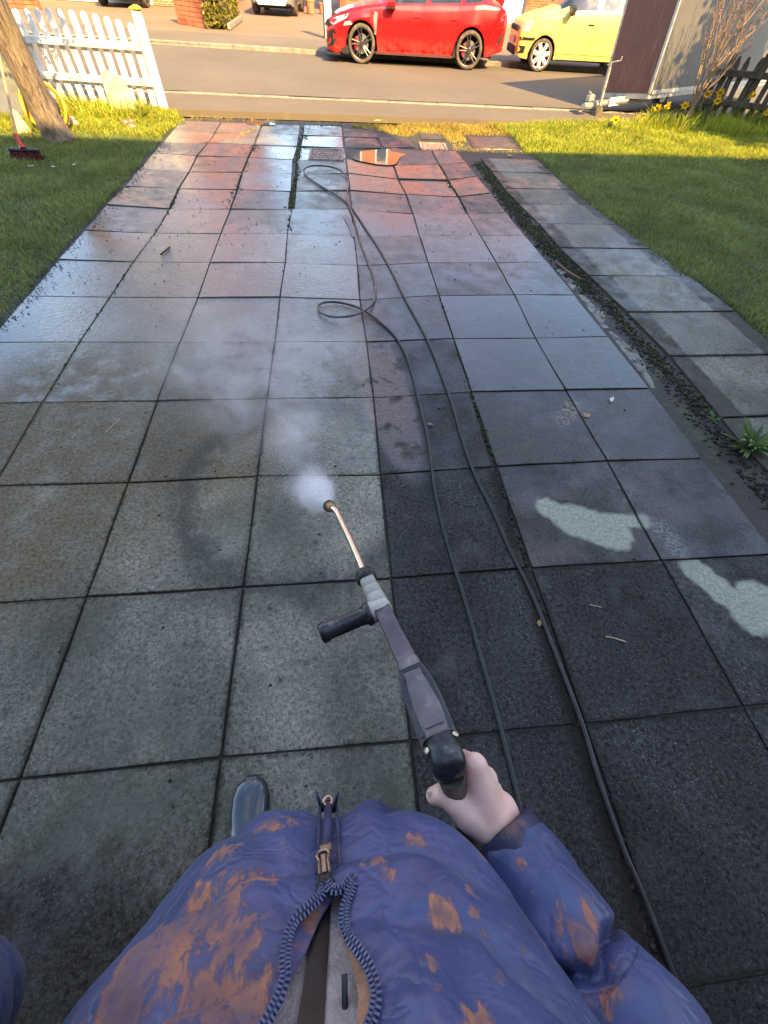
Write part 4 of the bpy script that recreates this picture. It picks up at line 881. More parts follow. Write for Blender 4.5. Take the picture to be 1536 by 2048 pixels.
def make_car(name, label, cat, p, pos, rz, mat, group=None):
    root = empty(name, pos, rz, label, cat, group)
    I = lambda key, x: float(np.interp(x, [q[0] for q in p[key]], [q[1] for q in p[key]]))
    Lc, r, xf, xr = p['L'], p['r'], p['xf'], p['xr']; ra = r + p.get('arch', .055)
    xs = sorted(set([round(x, 3) for x in list(np.linspace(0, Lc, int(Lc / .045))) + [xf - ra, xf + ra, xr - ra, xr + ra]]))
    def zlow(x):
        z = I('low', x)
        for xc in (xf, xr):
            if abs(x - xc) < ra: z = max(z, r + math.sqrt(max(0, ra * ra - (x - xc) ** 2)))
        return z
    fr = [0, .10, .22, .36, .5, .64, .78, .9, 1.0]
    def side(x, t):
        zb = I('belt', x); z0 = I('low', x); w = I('half', x); z = z0 + (zb - z0) * t
        bulge = 1 - .085 * (1 - t) ** 3 - .055 * max(0, (t - .55) / .45) ** 1.6
        crease = .010 * math.exp(-((t - .70) / .05) ** 2) - .012 * math.exp(-((t - .38) / .16) ** 2)
        y = -(w * bulge + crease)
        for xc in (xf, xr):
            d = math.hypot(x - xc, z - r)
            if ra * .9 < d < ra + .10: y -= .018 * (1 - (d - ra) / .10 if d > ra else 1)
        return y, z
    def sy(x, z):
        z0, zb = I('low', x), I('belt', x); return side(x, min(1, max(0, (z - z0) / (zb - z0))))[0]
    gh = [.0, .12, .5, .86, 1.0]
    rows = []
    for x in xs:
        zl = zlow(x); zb = I('belt', x); zr = I('roof', x); w = I('half', x); row = []
        for t in fr:
            y, z = side(x, t)
            if z < zl: z = min(zl, zb - .01); y = side(x, (z - I('low', x)) / (zb - I('low', x)))[0]
            row.append((x, y, z))
        yb = row[-1][1]; hr = I('roofhalf', x)
        rise = max(zr - zb, .012)
        for g in gh[1:]:
            k = min(1, rise / .25)
            yy = lerp(yb, -hr, g) if k >= 1 else lerp(yb, lerp(yb * .55, -hr, k), g)
            row.append((x, yy, zb + rise * (.93 * g)))
        row.append((x, row[-1][1] * .55, zb + rise * .99)); row.append((x, 0, zb + rise))
        rows.append(row)
    n = len(rows[0]); full = [row + [(a, -b, c) for a, b, c in row[-2::-1]] for row in rows]; m = len(full[0])
    V = [q for row in full for q in row]; body = []; panes = {}
    nb_ = len(fr) - 1
    for i in range(len(xs) - 1):
        xm = (xs[i] + xs[i + 1]) / 2
        for j in range(m - 1):
            f = (i * m + j, i * m + j + 1, (i + 1) * m + j + 1, (i + 1) * m + j)
            jj = j if j < n - 1 else m - 2 - j
            sidej = nb_ + 1 <= jj < nb_ + 3
            key = None
            if sidej:
                for k, (a, b_) in enumerate(p['sidewin']):
                    if a < xm < b_: key = ('side_window', k, j < n - 1)
            if jj >= nb_ + 1 and key is None:
                if p['screen'][0] < xm < p['screen'][1] and jj >= nb_ + 2: key = ('windscreen', 0, 0)
                if p['rear'][0] < xm < p['rear'][1] and jj >= nb_ + 2: key = ('rear_window', 0, 0)
            (body if key is None else panes.setdefault(key, [])).append(f)
    e0 = len(V); body.append(tuple(range(m))[::-1]); body.append(tuple((len(xs) - 1) * m + j for j in range(m)))
    def sub(faces):
        ids = sorted({i for f in faces for i in f}); mp = {q: k for k, q in enumerate(ids)}
        return [V[i] for i in ids], [tuple(mp[i] for i in f) for f in faces]
    bo = mesh('body', *sub(body), mat, root, True)
    bo.data.polygons[len(body) - 1].use_smooth = False; bo.data.polygons[len(body) - 2].use_smooth = False
    for key, fs in panes.items(): mesh(key[0], *sub(fs), M_GLASS, root, True)
    um = MB(); um.box((Lc / 2, 0, .30), (Lc - .5, I('half', Lc / 2) * 1.5, .18)); um.box((Lc / 2, 0, .58), (Lc - .3, I('half', Lc / 2) * 1.62, .40)); um.build('underbody', M_UNDER, root)
    for xc in (xf, xr):
        for s in (-1, 1):
            w = I('half', xc); tw = p.get('tw', .20); y0 = s * (w - .03); ax = (0, -s, 0)
            t = MB(); t.lathe([(r * .78, 0), (r * .80, -.010), (r * .92, -.014), (r * .985, .012), (r, .04), (r, tw - .03), (r * .97, tw), (r * .78, tw)], (xc, y0, r), ax, 36, False); wh = t.build('wheel', M_TYRE, root, True)
            m_ = MB(); m_.lathe([(r * .80, -.006), (r * .765, -.006), (r * .74, .012), (r * .72, .06), (r * .72, tw)], (xc, y0, r), ax, 36, False); m_.build('rim', p['rim'], wh, True)
            d = MB(); d.lathe([(r * .50, .055), (r * .5, .07), (.05, .07)], (xc, y0, r), ax, 28); d.build('brake_disc', M_DISC, wh)
            if p.get('caliper'):
                cpr = MB()
                for k in range(5):
                    a = math.radians(150 + k * 14); cpr.box((xc + r * .47 * math.cos(a), y0 - s * .045, r + r * .47 * math.sin(a)), (.05, .05, .06), Matrix.Rotation(-a, 3, 'Y'))
                cpr.build('brake_caliper', p['caliper'], wh)
            sp = MB(); ns = p.get('spokes', 10)
            for k in range(ns):
                a = 2 * math.pi * k / ns + .2; da = .11 if ns > 7 else .0
                for q in ((-1, 1) if (ns <= 7) else ((-1,) if k % 2 else (1,))):
                    a1 = a + q * da
                    sp.tube([(xc + .05 * math.cos(a), y0 - s * .016, r + .05 * math.sin(a)), (xc + r * .76 * math.cos(a1 + q * .05), y0 - s * .004, r + r * .76 * math.sin(a1 + q * .05))], [p.get('spw', .016), p.get('spw', .016) * .8], 6)
            sp.lathe([(.065, 0), (.06, -.012), (.03, -.018)], (xc, y0 - s * .006, r), ax, 16); sp.build('spokes', p['rim'], wh)
            al = MB(); K = 20; lo = []; up = []
            for k in range(K + 1):
                a = math.pi * k / K; lo.append((xc + ra * .99 * math.cos(a), s * (w - .015), r + ra * .99 * math.sin(a))); up.append((xc + ra * .99 * math.cos(a), s * (w - .30), r + ra * .99 * math.sin(a)))
            al.grid([lo, up]); al.build('arch_liner', M_UNDER, root)
    # panel gaps
    sm = MB()
    for line in p['seams']:
        pts = []
        for a, b_ in zip(line[:-1], line[1:]):
            for k in range(8): x = lerp(a[0], b_[0], k / 8); z = lerp(a[1], b_[1], k / 8); pts.append((x, sy(x, z) - .0005, z))
        x, z = line[-1]; pts.append((x, sy(x, z) - .0005, z)); sm.tube(pts, .0045, 5)
        sm.tube([(a, -b_, c) for a, b_, c in pts], .0045, 5)
    if p['seams']: sm.build('panel_gap', M_UNDER, root)
    def patch(nm, poly, mt, off=.004, both=True, parent=None, thick=.02):
        c0 = Vector((sum(q[0] for q in poly) / len(poly), sum(q[1] for q in poly) / len(poly)))
        res = []
        for s in ((1, -1) if both else (1,)):
            o = []; q2 = []
            dense = []
            for a, b_ in zip(poly, poly[1:] + poly[:1]):
                for k in range(4): dense.append((lerp(a[0], b_[0], k / 4), lerp(a[1], b_[1], k / 4)))
            V2 = [(x, s * (sy(x, z) - off), z) for x, z in dense] + [(x, s * (sy(x, z) + thick), z) for x, z in dense]
            nn = len(dense); ci = len(V2); V2.append((c0.x, s * (sy(c0.x, c0.y) - off * 1.3), c0.y))
            F2 = [(i, (i + 1) % nn, ci) for i in range(nn)] + [(i, (i + 1) % nn, nn + (i + 1) % nn, nn + i) for i in range(nn)]
            res.append(mesh(nm, V2, F2, mt, parent or root))
        return res
    return root, I, sy, patch

M_RED = paint('red_car_paint', (0.52, 0.003, 0.005)); M_YEL = paint('cream_yellow_car_paint', (0.82, 0.60, 0.15)); M_GREYC = paint('dark_grey_car_paint', (0.16, 0.155, 0.14))
M_REDC = simple('red_caliper', (.55, .01, .01), .4)
hot = dict(L=4.45, r=.335, xf=.88, xr=3.58, arch=.05, rim=M_ALLOY, caliper=M_REDC, spokes=10, spw=.017, tw=.22,
    low=[(0, .20), (.2, .16), (.5, .17), (1.3, .20), (3.1, .22), (4.1, .24), (4.45, .34)],
    belt=[(0, .60), (.08, .70), (.25, .77), (.6, .87), (1.0, .935), (1.35, .97), (2.3, .955), (3.2, 1.0), (3.8, 1.06), (4.2, 1.06), (4.38, .98), (4.45, .85)],
    roof=[(0, .61), (.08, .72), (.25, .80), (.6, .91), (1.0, .985), (1.25, 1.02), (2.15, 1.40), (2.6, 1.435), (3.2, 1.42), (3.8, 1.32), (4.15, 1.16), (4.38, 1.0), (4.45, .86)],
    half=[(0, .66), (.06, .74), (.2, .82), (.5, .89), (.88, .925), (2.0, .905), (3.2, .915), (3.6, .935), (4.1, .89), (4.35, .84), (4.45, .76)],
    roofhalf=[(0, .4), (1.2, .62), (2.2, .58), (3.4, .56), (4.2, .60), (4.45, .6)],
    sidewin=[(1.55, 2.42), (2.50, 3.28), (3.36, 3.75)], screen=(1.30, 2.12), rear=(3.72, 4.2),
    seams=[[(1.42, .95), (1.36, .75), (1.40, .42), (1.52, .30), (2.40, .30)], [(2.44, .95), (2.42, .6), (2.40, .30), (3.06, .31), (3.22, .55), (3.30, .99)], [(.35, .81), (.9, .905), (1.38, .955)], [(4.05, .5), (4.2, .72), (4.38, .74)]])
RZ = math.atan2(-.075, 1)
car, I_, sy_, patch = make_car('red_car', 'red hot hatchback with black alloy wheels parked across the road', 'car', hot, (1.66, 16.07, -.055), RZ, M_RED)
patch('headlight', [(.05, .66), (.20, .61), (.52, .73), (.58, .80), (.30, .745)], M_LENS)
patch('headlight_mask', [(.0, .62), (.05, .56), (.16, .60), (.07, .70), (.02, .68)], M_UNDER, .006)
patch('bumper_intake', [(.03, .26), (.16, .27), (.30, .43), (.20, .56), (.06, .50)], M_UNDER, .004)
patch('side_marker', [(.44, .61), (.66, .64), (.60, .69), (.47, .665)], M_AMBER, .003)
patch('wing_vent', [(1.19, .50), (1.24, .50), (1.27, .84), (1.20, .86), (1.17, .78)], M_LEAD, .004)
patch('tail_light', [(4.10, .78), (4.20, .76), (4.36, .86), (4.36, .98), (4.22, 1.02)], M_TAIL, .006)
patch('rear_vent', [(4.24, .44), (4.36, .48), (4.40, .66), (4.36, .66)], M_UNDER, .004)
m = MB()
M_CARB = simple('carbon_trim', (.10, .03, .03), .4)
for s in (-1, 1):
    m = MB(); m.prism([(1.24, .19), (3.16, .19), (3.16, .235), (1.24, .235)], (0, s * .90, 0), (1, 0, 0), (0, 0, 1), (0, s * .05, 0)); m.build('side_skirt', M_CARB, car)
pass
m = MB()
for s in (-1, 1):
    m = MB(); m.prism([(3.16, .20), (3.25, .20), (3.22, .42)], (0, s * .88, 0), (1, 0, 0), (0, 0, 1), (0, s * .045, 0)); m.build('arch_trim', M_UNDER, car); m = MB(); m.prism([(.42, .16), (.56, .16), (.55, .30), (.36, .24)], (0, s * .86, 0), (1, 0, 0), (0, 0, 1), (0, s * .04, 0)); m.build('corner_trim', M_UNDER, car)
m = MB(); m.prism([(-.05, -.78), (.02, -.86), (.35, -.92), (.35, .92), (.02, .86), (-.05, .78)], (0, 0, .135), (1, 0, 0), (0, 1, 0), (0, 0, .022)); m.build('splitter', M_UNDER, car)
m = MB(); m.box((.01, 0, .36), (.06, 1.0, .16), None, .02); m.box((-.005, 0, .60), (.05, 1.1, .07), None, .02); m.build('front_grille', M_UNDER, car)
m = MB(); m.box((-.032, 0, .43), (.012, .52, .11)); m.build('number_plate', M_WHITE, car)
for s in (-1, 1):
    m = MB(); m.box((1.58, s * 1.0, .985), (.19, .17, .12), None, .035); mm_ = m.build('wing_mirror', M_RED, car, False); k = MB(); k.box((1.59, s * .985, .925), (.20, .18, .035), None, .012); k.box((1.56, s * .90, .94), (.05, .10, .03)); k.build('mirror_base', M_UNDER, mm_)
    for x in (2.22, 3.12):
        m = MB(); m.box((x, s * (abs(sy_(x, .80)) + .006), .80), (.17, .022, .024), None, .008); m.build('door_handle', M_RED, car)
m = MB(); m.prism([(-.18, 0), (.16, .02), (.16, .045), (-.16, .03)], (4.22, -.66, 1.30), (1, 0, 0), (0, 0, 1), (0, 1.32, 0))
for s in (-1, 1): m.prism([(-.25, -.24), (.06, -.24), (.17, .09), (-.17, .09)], (4.22, s * .66 - .015, 1.28), (1, 0, 0), (0, 0, 1), (0, .03, 0))
m.build('rear_spoiler', M_RED, car)

pan = dict(L=3.54, r=.292, xf=.66, xr=2.97, arch=.05, rim=M_SILVER, spokes=7, spw=.046, tw=.165,
    low=[(0, .30), (.15, .22), (.4, .21), (1.1, .24), (2.5, .25), (3.3, .26), (3.54, .34)],
    belt=[(0, .66), (.06, .78), (.2, .86), (.5, .94), (.85, .985), (1.05, 1.0), (2.0, 1.01), (3.0, 1.06), (3.4, 1.06), (3.54, .96)],
    roof=[(0, .67), (.06, .80), (.2, .90), (.5, .99), (.85, 1.06), (1.5, 1.48), (1.9, 1.535), (2.7, 1.535), (3.25, 1.46), (3.48, 1.08), (3.54, .97)],
    half=[(0, .60), (.06, .68), (.2, .74), (.45, .775), (1.0, .785), (3.0, .785), (3.4, .75), (3.54, .70)],
    roofhalf=[(0, .4), (.9, .62), (1.6, .58), (3.2, .57), (3.54, .6)],
    sidewin=[(1.12, 1.80), (1.92, 2.66), (2.76, 3.12)], screen=(.90, 1.46), rear=(3.25, 3.47),
    seams=[[(1.02, .97), (.98, .70), (1.02, .34), (1.86, .34)], [(1.86, .99), (1.86, .34), (2.50, .34), (2.66, .62), (2.74, 1.02)], [(.22, .87), (.6, .93), (1.0, .975)]])
ycar, I_, sy_, patch = make_car('yellow_car', 'small pale yellow hatchback with silver wheel trims behind the red car', 'car', pan, (6.58, 16.02, -.055), math.atan2(-.10, 1), M_YEL)
patch('headlight', [(.03, .66), (.22, .68), (.30, .85), (.17, .86), (.05, .79)], M_LENS)
patch('bumper_strip', [(.04, .53), (.40, .54), (.40, .585), (.03, .575)], M_UNDER, .012)
m = MB(); m.box((.0, 0, .33), (.07, .95, .15), None, .02); m.box((.0, 0, .70), (.06, .85, .10), None, .02); m.build('front_grille', M_UNDER, ycar)
patch('fog_intake', [(.03, .30), (.20, .31), (.22, .43), (.02, .43)], M_UNDER, .004)
m = MB(); m.box((-.035, 0, .50), (.012, .52, .11)); m.build('number_plate', M_WHITE, ycar)
for s in (-1, 1):
    m = MB(); m.box((1.16, s * .88, 1.05), (.11, .16, .17), None, .035); mm_ = m.build('wing_mirror', M_BLKP, ycar)
    for x in (1.74, 2.52):
        m = MB(); m.box((x, s * (abs(sy_(x, .84)) + .006), .84), (.15, .022, .03), None, .008); m.build('door_handle', M_UNDER, ycar)

suvp = dict(L=4.5, r=.36, xf=.9, xr=3.55, arch=.06, rim=M_ALLOY, spokes=7, spw=.03, tw=.23,
    low=[(0, .36), (.2, .27), (1.3, .27), (3.2, .28), (4.5, .42)],
    belt=[(0, .80), (.08, .95), (.3, 1.02), (1.1, 1.10), (2.5, 1.12), (3.8, 1.16), (4.4, 1.1), (4.5, .95)],
    roof=[(0, .82), (.08, .98), (.3, 1.08), (1.2, 1.18), (2.0, 1.60), (2.5, 1.67), (3.7, 1.62), (4.3, 1.2), (4.5, .96)],
    half=[(0, .78), (.08, .86), (.3, .91), (.9, .945), (3.6, .945), (4.3, .90), (4.5, .82)],
    roofhalf=[(0, .5), (1.2, .70), (2.2, .66), (4.5, .64)],
    sidewin=[(1.7, 2.5), (2.6, 3.3), (3.4, 3.8)], screen=(1.28, 1.95), rear=(3.8, 4.28), seams=[[(1.5, 1.05), (1.46, .5), (2.5, .45), (2.52, 1.08)]])
suv, I_, sy_, patch = make_car('grey_car', 'grey off-road car nose towards the road on the far drive', 'car', suvp, (-.58, 26.6, -.02), math.radians(86), M_GREYC)
m = MB(); m.prism([(-.55, .30), (.55, .30), (.66, .46), (.50, .44), (-.50, .44), (-.66, .46)], (-.05, 0, 0), (0, 1, 0), (0, 0, 1), (.06, 0, 0)); m.build('skid_plate', M_SILVER, suv)
m = MB(); m.box((-.03, 0, .60), (.06, 1.25, .16), None, .02); m.box((-.03, 0, .86), (.06, .9, .12), None, .02); m.box((0.02, 0, .33), (.06, 1.5, .07), None, .02); m.build('front_grille', M_UNDER, suv)
m = MB(); m.box((-.07, 0, .51), (.012, .52, .11)); m.build('number_plate', M_WHITE, suv)
patch('headlight', [(.06, .82), (.35, .88), (.40, .98), (.10, .95)], M_LENS)
dk = copy_tree(suv); dk.location = (-6.6, 26.4, -.02); dk.rotation_euler = (0, 0, math.radians(92)); dk['label'] = 'dark car mostly out of view on the far drive left of the brick pier'

# ------------------------------------------------------------------ box trailer
def trailer_mat(name, col, rough): 
    b = NB(name); v = b.obj(); n = b.noise(v, 1.6, 6, .65); n2 = b.noise(b.scale(v, (6, 6, .8)), 3, 5, .6)
    c = b.mix(b.mr(n, .3, .7), tuple(q * .8 for q in col), tuple(q * 1.1 for q in col)); c = b.mix(b.mr(n2, .56, .75, 0, .3), c, (.30, .26, .20))
    b.bsdf(color=c, rough=rough, spec=.4, normal=b.bump(b.noise(v, 2.2, 2), .05, .02)); return b.m
M_MAROON = trailer_mat('maroon_trailer_panel', (0.105, 0.046, 0.042), .35); M_GREYP = trailer_mat('grey_trailer_panel', (0.085, 0.079, 0.066), .55)
M_GALV = simple('galvanised_steel', (.42, .41, .38), .5, .25, 8, .15, 50, metal=.55, dirt=((.20, .12, .07), .3, 8))
Nb = Vector((7.36, 9.70, .30)); fwd = Vector((-.85, -.50, 0)).normalized(); lat = Vector((-.50, .85, 0)).normalized()
tr = empty('box_trailer', Nb, 0, 'tall maroon and grey box trailer parked beyond the daffodils', 'trailer')
roll = Matrix.Rotation(math.radians(6.5), 3, fwd)      # it leans away from the lawn
Bx, By, Bz = -fwd, lat, Vector((0, 0, 1))
tl, tw_, th = 4.8, .98, 1.9
M3 = roll @ Matrix((Bx, By, Bz)).transposed()
tr.rotation_euler = M3.to_euler()
# local axes now: x back along the trailer, y across (away from the lawn), z up
def tb(name, c, size, mat, parent=tr, bev=0.0):
    q = MB(); q.box(c, size, None, bev); return q.build(name, mat, parent)
tb('floor_frame', (tl / 2, tw_ / 2, -.03), (tl - .02, tw_ - .03, .07), M_GALV)
tb('front_panel', (.012, tw_ / 2, th / 2), (.022, tw_ - .05, th - .02), M_MAROON)
tb('side_panel', (tl / 2, .012, th / 2), (tl - .05, .022, th - .02), M_GREYP)
tb('side_panel', (tl / 2, tw_ - .012, th / 2), (tl - .05, .022, th - .02), M_GREYP)
tb('rear_panel', (tl - .012, tw_ / 2, th / 2), (.022, tw_ - .05, th - .02), M_MAROON)
tb('roof_panel', (tl / 2, tw_ / 2, th + .012), (tl - .02, tw_ - .02, .025), M_WHITE)
for x in (.018, tl - .018):
    for y in (.018, tw_ - .018): tb('corner_trim', (x, y, th / 2), (.04, .04, th), M_GALV, tr, .008)
tb('bottom_rail', (tl / 2, -.006, .02), (tl - .1, .03, .05), M_GALV)
tb('hasp', (.06, -.02, 1.15), (.05, .03, .13), M_GALV, tr, .008)
for s, nm in ((-.02, 0),):
    pass
q = MB(); q.prism([(-.36, .0), (.36, .0), (.30, .26), (-.30, .26)], (2.3, -.14, -.20), (1, 0, 0), (0, 0, 1), (0, .14, 0)); q.build('mudguard', M_BLKP, tr)
for y in (-.06, tw_ + .06):
    q = MB(); q.lathe([(.10, -.06), (.20, -.07), (.235, -.04), (.235, .04), (.20, .07), (.10, .06)], (2.3, y, -.14), (0, 1, 0), 24); wh = q.build('wheel', M_TYRE, tr, True); q = MB(); q.lathe([(.12, -.063), (.11, -.03), (.03, -.03)], (2.3, y, -.14), (0, 1, 0), 16); q.build('rim', M_GALV, wh)
q = MB(); q.tube([(.5, .25, -.09), (-.35, .5, -.10), (-.72, .55, -.11)], .032, 6); q.tube([(.5, tw_ - .25, -.09), (-.35, .68, -.10), (-.72, .62, -.11)], .032, 6); q.box((-.22, .585, -.10), (1.0, .08, .075)); q.build('drawbar', M_GALV, tr)
q = MB(); q.box((-.15, .46, -.09), (.60, .012, .11)); q.build('light_board', M_WHITE, tr)
q = MB(); q.lathe([(.045, -.05), (.05, 0), (.05, .14), (.03, .20)], (-.98, .585, -.12), (1, 0, 0), 10); q.box((-.88, .585, -.02), (.16, .07, .09), None, .015); q.tube([(-.78, .585, -.02), (-.95, .585, .06)], .016, 6); q.build('hitch', M_GALV, tr)
jw = MB(); jw.cyl((-.66, .50, -.20), (-.66, .50, .34), .024, n=10); jw.cyl((-.66, .50, .34), (-.66, .50, .40), .012, n=8); jw.tube([(-.66, .50, .40), (-.62, .44, .41), (-.58, .38, .42), (-.58, .38, .47)], .009, 6); js = jw.build('jockey_stand', M_GALV, tr)
q = MB(); q.lathe([(.02, -.025), (.09, -.028), (.10, -.015), (.10, .015), (.09, .028), (.02, .025)], (-.66, .50, -.22), (0, 1, 0), 20); q.build('jockey_wheel', M_TYRE, js)

# ------------------------------------------------------------------ pressure hose on the paving
M_HOSE = simple('black_hose_rubber', (.012, .012, .014), .36, .2, 40, .05, 120, dirt=((.05, .045, .04), .2, 12))
HP = [(1400, 2085), (1385, 2048), (1340, 1930), (1290, 1800), (1240, 1680), (1195, 1550), (1165, 1450), (1120, 1330), (1065, 1190), (1020, 1100), (985, 1020), (950, 950), (925, 880), (905, 810), (880, 740), (860, 690), (840, 650), (812, 600), (785, 545), (757, 495), (735, 462), (715, 432), (700, 412), (678, 393), (650, 377), (625, 361), (610, 348), (608, 339), (622, 332), (650, 332), (675, 338), (692, 352), (697, 368), (694, 388), (698, 410), (707, 432), (714, 458), (722, 488), (735, 522), (746, 552), (751, 577), (750, 595), (742, 611), (725, 624), (700, 632), (670, 634), (648, 629), (637, 620), (638, 610), (655, 604), (685, 606), (715, 615), (740, 629), (765, 648), (790, 672), (808, 700), (820, 730), (832, 775), (845, 830), (855, 870), (862, 920), (872, 990), (885, 1050), (905, 1120), (930, 1200), (955, 1290), (978, 1370), (1000, 1450), (1015, 1510), (1030, 1570), (1042, 1625), (1056, 1680)]
hpts = []
for i, q in enumerate(HP):
    z = .0095
    if 27 <= i <= 30: z = .022
    if 42 <= i <= 46: z = .032 - abs(i - 44) * .007
    if 46 < i <= 49: z = .016
    if i in (50, 51, 52): z = .014
    if i in (34, 35, 36): z = .022
    hpts.append(G(*q, z))
GRIPB = D(962, 1752, .66)
hpts += [G(1066, 1725, .05), GRIPB + Vector((.10, -.08, -.42)), GRIPB + Vector((.05, -.05, -.16)), GRIPB + Vector((.012, -.008, -.03)), GRIPB + Vector((0, 0, .01))]
back = [Vector((2.62, -1.5, .0095)), Vector((2.55, -1.0, .0095))]
m = MB(); m.tube(smooth_path(back + hpts, 6), .0080, 10); hose = m.build('pressure_hose', M_HOSE, None, True); tag(hose, 'long black pressure hose looped on the wet paving', 'hose')

# ------------------------------------------------------------------ pressure washer lance
def loft(path, wid, hei, up, n=18, p=2.6, cap=True):
    m = MB(); rows = []
    for i, c in enumerate(path):
        t = (path[min(i + 1, len(path) - 1)] - path[max(i - 1, 0)]).normalized(); s = t.cross(up).normalized(); u = s.cross(t).normalized(); row = []
        for k in range(n):
            a = 2 * math.pi * k / n; ca, sa = math.cos(a), math.sin(a); row.append(c + s * wid[i] * math.copysign(abs(ca) ** (2 / p), ca) + u * hei[i] * math.copysign(abs(sa) ** (2 / p), sa))
        rows.append(row)
    m.grid(rows, True)
    if cap: m.f.append(list(range(n))); m.f.append([(len(rows) - 1) * n + k for k in range(n)][::-1])
    return m
def interp_path(keys, ts):                         # keys: (t, Vector)
    out = []
    for t in ts:
        for (t0, a), (t1, b_) in zip(keys[:-1], keys[1:]):
            if t0 <= t <= t1: out.append(a.lerp(b_, (t - t0) / (t1 - t0))); break
    return out
M_GUN = simple('scuffed_grey_plastic', (.125, .105, .11), .5, .25, 18, .12, 90, dirt=((.22, .20, .185), .35, 22))
M_GUNB = simple('black_gun_plastic', (.016, .017, .02), .32, .2, 15, .08, 90, dirt=((.16, .15, .14), .12, 30))
M_GRIPC = simple('beige_grip_plastic', (.42, .40, .33), .55, .15, 15, .1, 80, dirt=((.16, .14, .10), .3, 18))
M_STEEL = simple('brushed_steel_tube', (.62, .54, .43), .30, .08, 10, metal=.9)
M_BRASS = simple('dull_brass', (.42, .29, .13), .42, .25, 20, metal=.8, dirt=((.14, .10, .06), .3, 30))
T0 = D(908, 1556, .468); NZ = D(655, 1013, .95)
ax = lambda px, py, d: D(px, py, d)
lance = empty('pressure_lance', T0, 0, 'grey and black pressure washer lance with steel tube held by the person', 'pressure washer lance')
def LB(mb, name, mat, parent=None, smooth=True):
    mb.v = [v - T0 for v in mb.v]; return mb.build(name, mat, parent or lance, smooth)
UPV = -ray(768, 1300).normalized()
K = [(0, T0), (.10, D(890, 1510, .492)), (.28, D(858, 1428, .543)), (.42, D(826, 1352, .592)), (.47, D(815, 1325, .606)), (.72, D(768, 1226, .668)), (.86, D(747, 1186, .702)), (1.0, D(729, 1148, .738))]
ts = [0, .004, .014, .03, .06, .10, .15]
m = loft(interp_path(K, ts), [.0005, .009, .016, .0205, .0225, .0228, .0230], [.0005, .010, .017, .022, .025, .026, .026], UPV); LB(m, 'end_cap', M_GUNB)
ts = [.14, .16, .20, .26, .32, .37, .41, .44, .47, .48]
m = loft(interp_path(K, ts), [.0232, .0240, .0250, .0255, .0255, .0245, .0225, .0195, .0175, .016], [.026, .027, .028, .028, .027, .026, .024, .021, .018, .016], UPV, 20, 3.4); body = LB(m, 'body', M_GUN)
def strip(ts, off_s, off_u, w, mat, name, parent, h=.0016):
    pp = interp_path(K, ts); q = MB(); rows = []
    for i, c in enumerate(pp):
        t = (pp[min(i + 1, len(pp) - 1)] - pp[max(i - 1, 0)]).normalized(); s = t.cross(UPV).normalized(); u = s.cross(t).normalized(); c = c + s * off_s[i] + u * off_u; rows.append([c - s * w, c - s * w + u * h, c + s * w + u * h, c + s * w])
    q.grid(rows); return LB(q, name, mat, parent, False)
tt = list(np.linspace(.15, .42, 12))
strip(tt, [-.019 + .006 * max(0, (t - .36) / .06) for t in tt], .0238, .0030, M_GUNB, 'rib', body); strip(tt, [.019 - .006 * max(0, (t - .36) / .06) for t in tt], .0238, .0030, M_GUNB, 'rib', body)
strip([.415, .425, .435], [0, 0, 0], .0235, .017, M_GUNB, 'rib', body)
strip(list(np.linspace(.17, .40, 8)), [0] * 8, .0268, .0125, M_GUN, 'top_plate', body, .0018)
for s_, t_ in ((-.0195, .105), (.0195, .125)):
    c = interp_path(K, [t_])[0]; t = (K[2][1] - K[0][1]).normalized(); s = t.cross(UPV).normalized(); u = s.cross(t); q = MB(); q.lathe([(.0042, 0), (.0042, .0025), (.0015, .0025)], c + s * s_ + u * .0185, (s * (1 if s_ > 0 else -1) * .6 + u * .8).normalized(), 10); LB(q, 'screw', M_STEEL, body)
ts = [.46, .50, .60, .70, .735]
m = loft(interp_path(K, ts), [.0165, .0160, .0145, .0140, .0150], [.017, .0165, .015, .0145, .015], UPV, 16, 5); LB(m, 'square_tube', simple('purple_grey_tube', (.105, .080, .088), .42, .2, 22, .08, 80, dirt=((.2, .18, .17), .25, 26)), None, True)
for k in range(4):
    a = .725 + k * .058; ts = [a, a + .006, a + .030, a + .050, a + .055]; w = .0165 - k * .0008
    m = loft(interp_path(K, ts), [w * .90, w, w * 1.02, w, w * .90], [w * .90, w, w * 1.02, w, w * .90], UPV, 16, 3); LB(m, 'grip_ring', M_GRIPC)
ts = [.945, .955, .985, 1.0]
c0, c1 = interp_path(K, [.945, 1.0]); q = MB(); ax_ = (c1 - c0).normalized(); q.lathe([(.013, 0), (.0175, .002), (.0175, .020), (.0125, .026), (.009, .028)], c0, ax_, 20); col_ = LB(q, 'collar', M_GUNB)
q = MB(); uu = ax_.orthogonal().normalized(); ww = ax_.cross(uu)
for k in range(16):
    a = 2 * math.pi * k / 16; q.tube([c0 + ax_ * .003 + (uu * math.cos(a) + ww * math.sin(a)) * .0176, c0 + ax_ * .019 + (uu * math.cos(a) + ww * math.sin(a)) * .0176], .0016, 5)
tag(LB(q, 'collar_knurl', M_GUNB, col_), kind='stuff')
tube_pts = [c1, D(700, 1080, .832), D(677, 1032, .912), D(671, 1021, .930), D(664, 1016, .942)]
q = MB(); q.tube(smooth_path(tube_pts, 6), .0066, 12); LB(q, 'steel_tube', M_STEEL)
nd = (D(620, 985, 1.25) - D(664, 1016, .942)).normalized(); n0 = D(664, 1016, .942)
